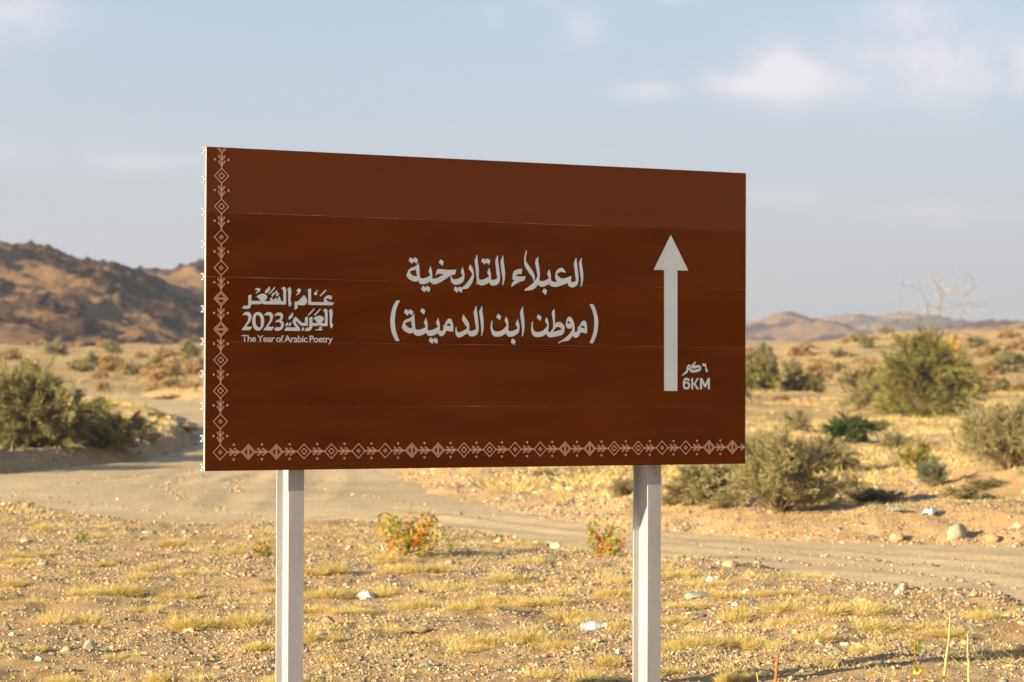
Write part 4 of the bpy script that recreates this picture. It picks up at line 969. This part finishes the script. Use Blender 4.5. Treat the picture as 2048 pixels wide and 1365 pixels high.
# thin withered growth between the tufts, and over the land beyond the road
def cover(name, X, Y, h, w, n_each, mat, seed):
    global rng
    rng = np.random.default_rng(seed)
    m = len(X); Z = height(X, Y); k = n_each
    P = np.repeat(np.stack([X, Y, Z], -1), k, 0); S = np.repeat(h, k); Wd = np.repeat(w, k); N_ = len(P)
    P = P + np.stack([rng.normal(size=N_) * S * .9, rng.normal(size=N_) * S * .9, np.full(N_, -.01)], -1)
    a = rng.uniform(0, 6.283, N_); D = np.stack([np.cos(a) * .8, np.sin(a) * .8, rng.uniform(.3, 1.2, N_)], -1)
    tone = np.clip(rng.normal(.5, .2, N_) + np.repeat(rng.uniform(-.25, .25, m), k), 0, 1)
    V, F, C = blades(P, D, S * rng.uniform(.4, 1.1, N_), Wd * rng.uniform(.6, 1.3, N_), rng.normal(size=(N_, 3)) * (S * .15)[:, None], tone)
    return tag(link(name, mesh_np(name, V, F, mat, col=C)), kind='stuff')
rng = np.random.default_rng(11)
x, y = cand(5200, 15, 34); sd = road_sd(x, y)
kp = (sd > .25) & (rng.random(len(x)) < np.clip(.3 + 1.3 * fbm(x * .8, y * .8, 3, 400), 0, 1)); x, y = x[kp], y[kp]
cover('dry_grass', x, y, rng.uniform(.04, .09, len(x)), np.full(len(x), .0034), 40, STRAW, 5)
x, y = cand(17000, 34, 120, -.2, .2); sd = road_sd(x, y)
kp = (sd > .8) & (rng.random(len(x)) < np.clip(.42 + 1.3 * fbm(x * .22, y * .16, 3, 410), .03, 1)); x, y = x[kp], y[kp]
cover('dry_grass', x, y, rng.uniform(.08, .24, len(x)), np.full(len(x), .016), 18, STRAW, 6)
x, y = cand(8000, 90, 330, -.2, .2)
kp = (road_sd(x, y) > .8) & (rng.random(len(x)) < np.clip(.4 + 1.2 * fbm(x * .07, y * .05, 3, 420), .03, 1)); x, y = x[kp], y[kp]
cover('dry_grass', x, y, rng.uniform(.15, .42, len(x)), np.full(len(x), .034), 20, TANTW, 7)

# ------------------------------------------------------------------ shrubs
def shrub_mesh(seed, w, h, nst, nleaf, leaf, mat, barkmat, droop=.15, up=.55, lw=.016, bias=(0, 0), spread=1.0, stems_r=.018, low=.35):
    """stems fan out of one root; the foliage is many thin curved twigs along them"""
    global rng
    rng = np.random.default_rng(seed)
    paths = []; mb = MB()
    for i in range(nst):
        a = rng.uniform(0, 6.283); q = rng.random() ** .62 * spread
        ph = q * 1.48; lob = 1 + .16 * math.sin(a * 2 + seed) + .1 * math.sin(a * 3 + 2 * seed)
        sq, el = math.sin(ph) ** .8 * lob, (math.cos(ph) ** .72 * .93) * (1 + .08 * math.sin(a * 2 + seed * 1.7))
        d = np.array([math.cos(a) * sq * w / 2 + bias[0] * h * .3, math.sin(a) * sq * w / 2 + bias[1] * h * .3, h * (el * .9 + .12)])
        L_ = rng.uniform(.55, 1.0)
        P = []
        wob = rng.normal(size=3) * .06 * h
        for t in np.linspace(0, 1, 7):
            p = d * t * L_; p[2] = h * (el * .9 + .12) * L_ * (t ** (1 - up * .45)) - droop * h * q * t ** 3
            p = p + wob * math.sin(t * 3.1) + np.array([rng.normal() * .012 * h, rng.normal() * .012 * h, 0]) * t
            P.append(p)
        paths.append(np.array(P))
        mb.tube([(p[0], p[1], p[2] - .03) for p in P], [stems_r * h / 2 * (1 - .8 * k / 6) for k in range(7)], 4, cap=False)
    PA = np.array(paths); nsp = nst * 13
    k = rng.integers(0, nst, nsp); t = low + (1 - low) * rng.random(nsp) ** .8; f = t * 6; i0 = np.minimum(f.astype(int), 5); fr = (f - i0)[:, None]
    S0 = PA[k, i0] + (PA[k, i0 + 1] - PA[k, i0]) * fr
    SD_ = PA[k, i0 + 1] - PA[k, i0]; SD_ /= np.linalg.norm(SD_, axis=1, keepdims=True) + 1e-9
    SD_ = SD_ + rng.normal(size=SD_.shape) * .55; SD_[:, 2] += up * .45; SD_ /= np.linalg.norm(SD_, axis=1, keepdims=True)
    SL = h * rng.uniform(.14, .34, nsp) * (1.25 - .5 * t); SB = rng.normal(size=S0.shape) * .05 * h; SB[:, 2] -= droop * SL * 1.2
    stn = rng.uniform(-.3, .3, nsp)
    wt = SL / SL.sum(); q_ = rng.choice(nsp, nleaf, p=wt); u = rng.random(nleaf)
    P0 = S0[q_] + SD_[q_] * (SL[q_] * u)[:, None] + SB[q_] * (u * u)[:, None] + rng.normal(size=(nleaf, 3)) * .010 * h
    P0[:, 2] = np.maximum(P0[:, 2], .02)
    D = SD_[q_] + 2 * SB[q_] * (u / SL[q_])[:, None] * .5 + rng.normal(size=P0.shape) * .38
    Ln = leaf * rng.uniform(.45, 1.15, nleaf); bend = rng.normal(size=P0.shape) * leaf * .1; bend[:, 2] -= leaf * droop * .6
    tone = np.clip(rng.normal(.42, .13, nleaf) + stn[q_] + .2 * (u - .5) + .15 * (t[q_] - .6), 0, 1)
    V, F, C = blades(P0, D, Ln, lw * rng.uniform(.6, 1.4, nleaf), bend, tone)
    V[:, 2] = np.maximum(V[:, 2], -.02)
    return mesh_np('foliage', V, F, mat, col=C), mb, barkmat
def place_shrub(name, pack, px, py, wpx, label, cat='shrub', group=None, zrot=0, w0=1., hs=1.0):
    fol, mb, bk = pack
    X, Y = spot(px, py); s = wpx / FPX * Y / w0
    e = bpy.data.objects.new(name, None); COL.objects.link(e); e.location = (X, Y, gz(X, Y) - .02); e.rotation_euler = (0, 0, zrot); e.scale = (s, s, s * hs)
    tag(e, label, cat, group)
    link('foliage', fol, e)
    if isinstance(mb, MB):
        me = mb.build('stems', bk, e).data; return e, (fol, me, bk)
    link('stems', mb, e)
    return e, pack
# left of the sign
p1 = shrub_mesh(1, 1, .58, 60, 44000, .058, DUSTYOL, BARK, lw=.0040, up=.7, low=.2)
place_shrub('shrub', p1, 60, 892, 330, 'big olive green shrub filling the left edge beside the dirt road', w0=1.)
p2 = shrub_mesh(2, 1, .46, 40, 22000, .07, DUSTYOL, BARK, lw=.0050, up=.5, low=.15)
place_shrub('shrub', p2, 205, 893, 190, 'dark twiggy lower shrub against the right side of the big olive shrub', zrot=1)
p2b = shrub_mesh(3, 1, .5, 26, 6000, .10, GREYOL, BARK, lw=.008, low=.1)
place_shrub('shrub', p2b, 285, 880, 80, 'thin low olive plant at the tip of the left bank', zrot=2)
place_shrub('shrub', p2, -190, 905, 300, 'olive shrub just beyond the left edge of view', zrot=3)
# right of the sign
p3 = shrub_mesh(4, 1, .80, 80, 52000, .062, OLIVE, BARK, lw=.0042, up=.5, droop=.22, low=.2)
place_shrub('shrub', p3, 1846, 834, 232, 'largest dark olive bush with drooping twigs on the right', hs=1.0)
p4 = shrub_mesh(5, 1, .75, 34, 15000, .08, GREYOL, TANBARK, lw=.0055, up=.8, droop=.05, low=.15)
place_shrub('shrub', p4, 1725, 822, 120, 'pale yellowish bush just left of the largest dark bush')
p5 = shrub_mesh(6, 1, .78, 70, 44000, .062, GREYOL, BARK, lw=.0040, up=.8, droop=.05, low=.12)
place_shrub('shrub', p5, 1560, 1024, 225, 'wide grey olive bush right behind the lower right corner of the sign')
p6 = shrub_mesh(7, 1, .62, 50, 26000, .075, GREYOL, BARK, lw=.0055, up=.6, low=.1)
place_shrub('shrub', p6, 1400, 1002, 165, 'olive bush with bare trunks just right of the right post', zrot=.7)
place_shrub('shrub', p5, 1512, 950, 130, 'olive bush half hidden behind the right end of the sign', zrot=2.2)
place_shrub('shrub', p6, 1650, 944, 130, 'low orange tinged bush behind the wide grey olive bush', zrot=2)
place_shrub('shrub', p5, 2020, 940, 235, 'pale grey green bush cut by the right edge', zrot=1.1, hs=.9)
place_shrub('shrub', p6, 2130, 960, 200, 'grey olive bush beyond the right edge of view', zrot=1.9)
p7 = shrub_mesh(8, 1, .62, 44, 20000, .05, DARKG, BARK, lw=.009, up=.6, low=.3)
place_shrub('shrub', p7, 1703, 886, 112, 'compact dark green shrub between the two large bushes')
p8 = shrub_mesh(9, 1, 1.0, 30, 6000, .16, BLUEG, BARK, lw=.012, up=1.0, droop=0, low=.3)
place_shrub('shrub', p8, 1862, 978, 62, 'small upright blue green plant on the far side of the road')
p9 = shrub_mesh(10, 1, .6, 24, 2600, .12, RUST, BARK, lw=.014, up=.8, low=.3)
place_shrub('shrub', p9, 1835, 934, 95, 'thin shrub with yellow green and orange leaves below the largest bush', zrot=1)
p10 = shrub_mesh(11, 1, .6, 30, 12000, .085, GREYOL, BARK, lw=.007, up=.7, low=.1)
place_shrub('shrub', p10, 1250, 992, 80, 'small olive bush just left of the top of the right post')
place_shrub('shrub', p10, 1090, 955, 60, 'low dark green plant under the lower edge of the sign', zrot=2, hs=.6)
place_shrub('shrub', p10, 1950, 905, 80, 'low yellow olive shrub left of the bush at the right edge', zrot=.5, hs=.6)
place_shrub('shrub', p10, 1975, 978, 110, 'low scrub at the foot of the pale bush at the right edge', zrot=2.9, hs=.45)
place_shrub('shrub', p10, 1750, 1000, 150, 'flat olive scrub on the shaded ground behind the far road bank', zrot=1.2, hs=.35)
for j_, (px, py, wpx, pk_, lab) in enumerate([(1345, 1010, 70, 'p10', 'low grey olive scrub touching the right post on its right side'), (1455, 1015, 95, 'p6', 'straggly olive bush between the right post and the wide grey olive bush'),
        (1640, 1010, 90, 'p10', 'thin yellowish scrub right of the wide grey olive bush'), (1700, 985, 80, 'p4', 'pale straw scrub in the hollow behind the far bank'), (1790, 900, 70, 'p4', 'pale straw scrub between the dark green shrub and the orange leaved shrub'),
        (1590, 862, 80, 'p4', 'pale straw scrub above the wide grey olive bush'), (1930, 1000, 90, 'p10', 'low scrub on the shaded slope by the crumpled bag'), (1760, 860, 60, 'p10', 'small dull scrub right of the compact dark green shrub')]):
    P__ = {'p10': p10, 'p6': p6, 'p4': p4}[pk_]
    if isinstance(P__[1], MB): P__ = (P__[0], P__[1].build('stems', P__[2]), P__[2]); st_ = P__[1]; P__ = (P__[0], st_.data, P__[2]); bpy.data.objects.remove(st_)
    place_shrub('shrub', P__, px, py, wpx, lab, zrot=j_ * 1.3, hs=.75)
# bare twiggy crown rising behind the largest bush
def bare_tree(px, py, hpx, label, seed):
    r = random.Random(seed); X, Y = spot(px, py); Hh = hpx / FPX * Y
    e = bpy.data.objects.new('bare_tree', None); COL.objects.link(e); e.location = (X, Y, gz(X, Y) - .02); tag(e, label, 'tree')
    tk = MB(); br = MB(); tw_p = []
    tk.tube([(0, 0, 0), (.02 * Hh, 0, .25 * Hh), (-.02 * Hh, .01, .5 * Hh), (.0, 0, .62 * Hh)], [.02 * Hh, .016 * Hh, .011 * Hh, .008 * Hh], 6)
    def grow(p, d, L_, rad, depth):
        P = [p]; q = Vector(p); d = Vector(d)
        for i in range(5):
            d = (d + Vector((r.gauss(0, .16), r.gauss(0, .16), r.gauss(0, .12) - .10 * (depth < 2)))).normalized(); q = q + d * L_ / 5; P.append(tuple(q))
            if depth > 0 and i >= 1 and r.random() < .62:
                a = d.orthogonal(); a.rotate(Matrix.Rotation(r.uniform(0, 6.28), 4, d)); grow(tuple(q), (d * .75 + a.normalized() * .7), L_ * r.uniform(.42, .65), rad * .5, depth - 1)
        br.tube(P, [rad * (1 - .7 * k / 5) for k in range(6)], 4, cap=False)
        for _ in range(1 + (depth == 0)):
            k = r.randint(1, 5); tw_p.append((P[k], tuple(d)))
    for dx, dz, L_ in ((-.9, .8, .52), (-.35, 1, .55), (.15, 1, .5), (.6, .9, .5), (.95, .5, .45), (-.1, .9, .42), (-1, .35, .42)):
        grow((0, 0, .6 * Hh), (dx, r.uniform(-.5, .5), dz), L_ * Hh, .0044 * Hh, 2)
    tk.build('trunk', TANBARK, e, smooth=True); br.build('branches', BARK, e)
    P0 = np.array([t[0] for t in tw_p]).repeat(3, 0); D = np.array([t[1] for t in tw_p]).repeat(3, 0) + rng.normal(size=(len(tw_p) * 3, 3)) * .7; n = len(P0)
    P0 = P0 + rng.normal(size=P0.shape) * .008 * Hh
    V, F, C = blades(P0, D, .05 * Hh * rng.uniform(.5, 1.3, n), np.full(n, .0028 * Hh), rng.normal(size=(n, 3)) * .01 * Hh, rng.uniform(.3, 1, n))
    link('foliage', mesh_np('foliage', V, F, TANTW, col=C), e)
bare_tree(1872, 812, 236, 'almost leafless pale tree with arching twigs rising behind the largest bush', 5)
p11 = shrub_mesh(12, 1, 1.0, 20, 2500, .2, mat_leaf('golden orange foliage', (.40, .22, .03), (.58, .36, .06), (.66, .48, .12), .35), TANBARK, lw=.03, up=.9, low=.5)
place_shrub('shrub', p11, 1898, 745, 52, 'narrow golden orange plant sticking up behind the largest bush', hs=1.5)
# rusty plants on the near gravel
RUST = mat_leaf('rusty red and green leaf', (.24, .33, .05), (.50, .40, .06), (.78, .25, .035), .4)
def rusty(px, py, wpx, hpx, label, seed, n=16, green=.5):
    global rng
    rng = np.random.default_rng(seed)
    X, Y = spot(px, py); w = wpx / FPX * Y; h = hpx / FPX * Y
    e = bpy.data.objects.new('leafy_plant', None); COL.objects.link(e); e.location = (X, Y, gz(X, Y) - .01); tag(e, label, 'plant')
    mb = MB(); LP, LD, TN = [], [], []
    for i in range(n):
        a = rng.uniform(0, 6.283); q = rng.random() ** .5; d = np.array([math.cos(a) * q * w / 2, math.sin(a) * q * w / 3, h * rng.uniform(.4, 1.05) * (1 - .25 * q)])
        wob = rng.normal(size=3) * .05 * h; P = [d * np.array([t ** .7, t ** .7, t ** 1.3]) + 2.2 * wob * math.sin(t * 3.1) for t in np.linspace(0, 1, 6)]
        mb.tube([tuple(p) for p in P], [.003 * (1 - .6 * k / 5) for k in range(6)], 5, cap=False)
        red = rng.random() > green
        for j in range(17):
            t = .3 + .7 * (j + rng.random()) / 17; f = t * 5; i0 = min(int(f), 4); LP.append(P[i0] + (P[i0 + 1] - P[i0]) * (f - i0)); LD.append(np.append(rng.normal(size=2), rng.uniform(.2, 1.1)))
            TN.append(np.clip((.92 if red else .2) + rng.normal() * .12 - (.25 * t if red else -.0), 0, 1))
    LP, LD, TN = np.array(LP), np.array(LD), np.array(TN)
    V, F, C = blades(LP, LD, .042 * h / .33 * rng.uniform(.6, 1.3, len(LP)) , .019 * rng.uniform(.7, 1.3, len(LP)), rng.normal(size=LP.shape) * .006, TN)
    mb.build('stems', TANBARK, e); link('foliage', mesh_np('foliage', V, F, RUST, col=C), e)
rusty(812, 1110, 165, 104, 'larger rusty red and green plant between the posts on the road edge', 3, 40, .42)
rusty(1216, 1114, 104, 84, 'smaller rusty and green plant just left of the right post', 4, 28, .5)
rusty(530, 1114, 50, 46, 'small green plant with a rusty stalk just left of the left post', 5, 12, .75)
rusty(160, 1084, 28, 22, 'tiny dark green sprig on the gravel at far left', 6, 9, 1.1)
rusty(860, 1100, 80, 40, 'sparse rusty twigs beside the larger rusty plant', 8, 9, .1)

# scrub of the middle distance, each bush by itself
q1 = shrub_mesh(21, 1, .6, 26, 5200, .13, TANTW, BARK, lw=.016, up=.6, low=.1)
q2 = shrub_mesh(22, 1, .65, 24, 5200, .12, GREYOL, BARK, lw=.016, up=.6, low=.15)
q3 = shrub_mesh(23, 1, .95, 18, 5200, .13, OLIVE, BARK, lw=.017, up=.7, low=.45)
mid = [(1525, 772, 66, 3, 'green crowned small tree with bare orange trunk beside the sign', 1.2), (1582, 752, 58, 2, 'dark brown bush right of the green crowned small tree', .9), (1632, 760, 66, 1, 'round tan bush left of the pale yellowish bush', .9),
       (1600, 712, 60, 1, 'rusty tan bush on the plain below the far hills', .7), (1680, 716, 46, 2, 'small olive bush on the plain below the far hills', .7), (1668, 742, 50, 1, 'light straw coloured bush beyond the pale bush', .8),
       (2010, 745, 90, 2, 'dull green bush behind the bush at the right edge', .8), (1985, 715, 80, 1, 'tan bush on the low ridge at right', .7), (2040, 700, 60, 1, 'orange tan bush at the right edge under the ridge', .8), (1950, 695, 70, 2, 'spreading green bush on the low ridge', .5),
       (1930, 800, 60, 1, 'small tan bush right of the largest dark bush', .6), (1560, 800, 50, 1, 'low straw bush on the bright plain', .4),
       (110, 712, 56, 2, 'dark bush on the plain under the left hill', .8), (230, 745, 74, 1, 'tan bush left of centre on the plain under the left hill', .9), (265, 752, 50, 2, 'brown olive bush beside the tan bush on the left plain', .9),
       (325, 756, 90, 1, 'wide rusty tan bush left of the sign on the plain', .75), (385, 750, 60, 1, 'tan bush touching the left edge of the sign', .9), (180, 735, 60, 2, 'olive bush behind the top of the big left shrub', .8), (205, 782, 34, 1, 'small rusty bush at the bend of the far track', 1.1),
       (20, 720, 60, 1, 'straw bush on the far left plain', .8), (310, 838, 50, 2, 'dark clump on the tip of the left island', .55), (375, 862, 46, 1, 'low dry clump at the bend of the track', .5), (335, 800, 60, 1, 'tan scrub beyond the bend of the track', .35)]
packs = {1: q1, 2: q2, 3: q3}
for i, (px, py, wpx, k, lab, hs) in enumerate(mid):
    _, packs[k] = place_shrub('shrub', packs[k], px, py, wpx, lab, zrot=i * 1.7, hs=hs)
rngs = np.random.default_rng(99)
k = 0
while k < 150:
    Y = 95 * (330 / 95) ** rngs.random(); X = rngs.uniform(-.215, .235) * Y
    if road_sd([X], [Y])[0] < 2 or (abs(X / Y - .0) < .08 and Y < 250): continue
    w_ = rngs.uniform(.8, 2.2); pk = int(rngs.choice([1, 1, 2, 3])); fol, me, bk = packs[pk]
    e = bpy.data.objects.new('shrub', None); COL.objects.link(e); e.location = (X, Y, gz(X, Y) - .05); e.rotation_euler = (0, 0, rngs.uniform(0, 6.28)); e.scale = (w_, w_, w_ * rngs.uniform(.5, 1))
    word = ['', 'withered tan', 'grey olive', 'olive green'][pk]; side = 'left' if X < 0 else 'right'
    tag(e, f'{word} desert bush far off on the {side} plain below the hills', 'shrub', f'{word} bushes on the {side} plain')
    link('foliage', fol, e); link('stems', me, e); k += 1

# ------------------------------------------------------------------ litter
def plain(name, c, rough=.5, spec=.4, trans=0.0):
    m = Mat(name, c, rough, spec); m.b.inputs['Transmission Weight'].default_value = trans; return m
bx, by = spot(1187, 1262); e = bpy.data.objects.new('plastic_bottle', None); COL.objects.link(e); e.location = (bx, by, gz(bx, by) + .034); e.rotation_euler = (R(84), R(8), R(72))
tag(e, 'clear plastic bottle with white cap lying on the dry grass left of the right post', 'bottle')
cl = plain('clear plastic', (.80, .84, .90), .12, .5, .75); cl.b.inputs['IOR'].default_value = 1.3
mb = MB(); prof = [(-.09, .005), (-.088, .028), (-.07, .031), (-.05, .028), (-.03, .031), (-.01, .028), (.01, .031), (.035, .031), (.06, .018), (.07, .012), (.08, .012)]
mb.tube([(0, 0, p[0]) for p in prof], [p[1] for p in prof], 16); mb.build('bottle_body', cl.m, e, smooth=True)
mb = MB(); mb.tube([(0, 0, .078), (0, 0, .098)], .015, 16); mb.build('cap', plain('white plastic cap', (.82, .80, .78)).m, e)
mb = MB(); mb.tube([(0, 0, -.03), (0, 0, .015)], .0315, 20, cap=False); mb.build('paper_band', plain('pale blue band', (.60, .66, .80)).m, e, smooth=True)
def crumple(px, py, wpx, hpx, label, cat, name, mat, seed, n=26):
    X, Y = spot(px, py); w = wpx / FPX * Y; h = hpx / FPX * Y
    g = np.linspace(-1, 1, n); A, B = np.meshgrid(g, g, indexing='ij')
    r = np.sqrt(A * A + B * B); x = A * w / 2 * (1 + .25 * fbm(A * 2 + seed, B * 2, 3, seed)); yy = B * w / 2.4 * (1 + .25 * fbm(A * 2, B * 2 + seed, 3, seed + 1))
    z = h * np.clip(1 - r ** 2.2 * .7, 0, 1) * (.25 + 1.1 * ridged(A * 2.6 + seed, B * 2.6, 5, seed, .65))
    V = np.stack([x, yy, z], -1).reshape(-1, 3); o = link(name, mesh_np(name, V, grid_faces(n, n), mat), loc=(X, Y, gz(X, Y) - .004), rot=(0, 0, seed))
    sm = o.modifiers.new('thickness', 'SOLIDIFY'); sm.thickness = .0015
    return tag(o, label, cat)
wp = plain('thin white plastic', (.78, .76, .74), .45, .4).m; bp = plain('bluish white plastic bag', (.42, .46, .55), .4, .5).m
crumple(730, 1196, 42, 16, 'torn white scrap of plastic on the gravel between the posts', 'plastic scrap', 'plastic_scrap', wp, 2)
crumple(1861, 1030, 36, 15, 'crumpled white and blue plastic bag beyond the road at right', 'plastic bag', 'plastic_bag', bp, 4)
crumple(1795, 1028, 38, 5, 'flattened pale blue plastic left of the crumpled bag', 'plastic scrap', 'plastic_scrap', plain('pale blue plastic', (.26, .36, .38)).m, 5)
crumple(1105, 1046, 24, 6, 'small blue scrap lying at the far edge of the dirt road', 'litter', 'litter_scrap', plain('faded blue plastic', (.20, .26, .42)).m, 6)
crumple(1505, 1206, 22, 8, 'small dark blue scrap right of the grey green slab', 'litter', 'litter_scrap', plain('dark blue plastic', (.12, .15, .26)).m, 7)
crumple(1902, 868, 20, 6, 'small green scrap on the grass right of the largest bush', 'litter', 'litter_scrap', plain('green plastic', (.20, .50, .28)).m, 8)
crumple(1470, 1211, 16, 7, 'small white paper scrap right of the grey green slab', 'litter', 'litter_scrap', wp, 9)

# ------------------------------------------------------------------ stalks and vine close to the sign
def near_pt(px, py, Y): r = ray(px, py) * Y; return Vector((r[0], Y, HC + r[2]))
def stalk(pts, Y, rad, label, mat):
    P = [near_pt(px, py, Y) for px, py in pts]; g = gz(P[0].x, Y)
    b = P[0] + (P[0] - P[1]) * ((P[0].z - g) / max(1e-3, P[1].z - P[0].z)) * .9; b.z = g - .02; P = [b] + P
    o = MB(); P = [p - Vector((b.x, Y, g)) for p in P]; n = len(P)
    rr = [rad * (1 - .55 * i / (n - 1)) * (1.25 if i % 2 else 1) for i in range(n)]; o.tube(P, rr, 7)
    ob = o.build('dry_stalk', mat, smooth=True, loc=(b.x, Y, g)); return tag(ob, label, 'dry stalk')
TANS = mat_bark('dry tan stalk', (.60, .42, .20)); REDS = mat_bark('red brown stalk', (.42, .15, .04))
stalk([(1886, 1372), (1890, 1340), (1893, 1312), (1897, 1285), (1899, 1262), (1900, 1240), (1899, 1226)], 14.2, .008, 'tall thin dry stalk with a curved tip at the lower right', TANS)
stalk([(1938, 1372), (1937, 1345), (1938, 1325), (1935, 1300), (1936, 1280), (1935, 1268)], 14.4, .008, 'shorter straight yellow stalk right of the tall one', TANS)
stalk([(1550, 1374), (1552, 1355), (1553, 1338), (1555, 1322), (1556, 1310)], 14.0, .011, 'short pointed red brown stalk at the bottom edge', REDS)
stalk([(1517, 1374), (1516, 1362), (1513, 1346)], 14.0, .005, 'tiny yellow stalk beside the pointed red brown one', TANS)
stalk([(1765, 1374), (1768, 1362), (1772, 1348)], 14.1, .006, 'short orange stalk just left of the leafy vine', TANS)
e = bpy.data.objects.new('vine', None); COL.objects.link(e); Yv = 14.1
P = [near_pt(*p, Yv) for p in ((1849, 1374), (1843, 1352), (1838, 1335), (1831, 1318), (1829, 1300), (1831, 1280), (1832, 1264))]
g = gz(P[0].x, Yv); e.location = (P[0].x, Yv, g); tag(e, 'small climbing plant with yellow green heart shaped leaves at the lower right', 'plant')
mb = MB(); P = [p - Vector(e.location) for p in P]; mb.tube([(P[0].x + .02, 0, -.02)] + P, .0035, 6); mb.build('stem', REDS, e)
lg = Mat('yellow green leaf', rough=.6, spec=.3); oi = lg.n('ShaderNodeObjectInfo'); lg.leafy(lg.ramp(oi.outputs['Random'], [(0, (.12, .20, .03)), (.5, (.22, .32, .05)), (1, (.60, .55, .10))]), .4)
heart = [(0, 0), (-.35, -.12), (-.55, .15), (-.5, .5), (-.25, .8), (0, 1.1), (.25, .8), (.5, .5), (.55, .15), (.35, -.12)]
for (px, py, s, ang, tilt) in ((1826, 1330, .052, 2.6, .4), (1840, 1338, .045, -2.4, .6), (1822, 1288, .03, 2.2, .9), (1842, 1300, .035, -1.2, .5), (1843, 1285, .03, -.6, .8), (1812, 1280, .028, 2.9, .3), (1833, 1262, .02, .4, .6), (1847, 1276, .025, -2.8, .9)):
    mb = MB(); mb.add([(a * s, -.15 * abs(a) * s, b * s) for a, b in heart] + [(0, 0, .45 * s)], [(i, (i + 1) % 10, 10) for i in range(10)])
    lf = mb.build('leaf', lg.m, e); lf.location = near_pt(px, py, Yv) - Vector(e.location); lf.rotation_euler = (tilt, ang, .5 * ang)

# ------------------------------------------------------------------ air
hz_ = MB(); hz_.box((-1500, -400, -3), (2600, 7000, 100))
hb = hz_.build('haze', None); hm = bpy.data.materials.new('dusty air'); hm.use_nodes = True; hn = hm.node_tree
hn.nodes.remove(hn.nodes['Principled BSDF']); pv_ = hn.nodes.new('ShaderNodeVolumePrincipled'); pv_.inputs['Density'].default_value = .00034
pv_.inputs['Color'].default_value = (.72, .82, 1.0, 1); pv_.inputs['Anisotropy'].default_value = .2
hn.links.new(pv_.outputs[0], hn.nodes['Material Output'].inputs['Volume']); hb.data.materials.append(hm); tag(hb, kind='stuff')
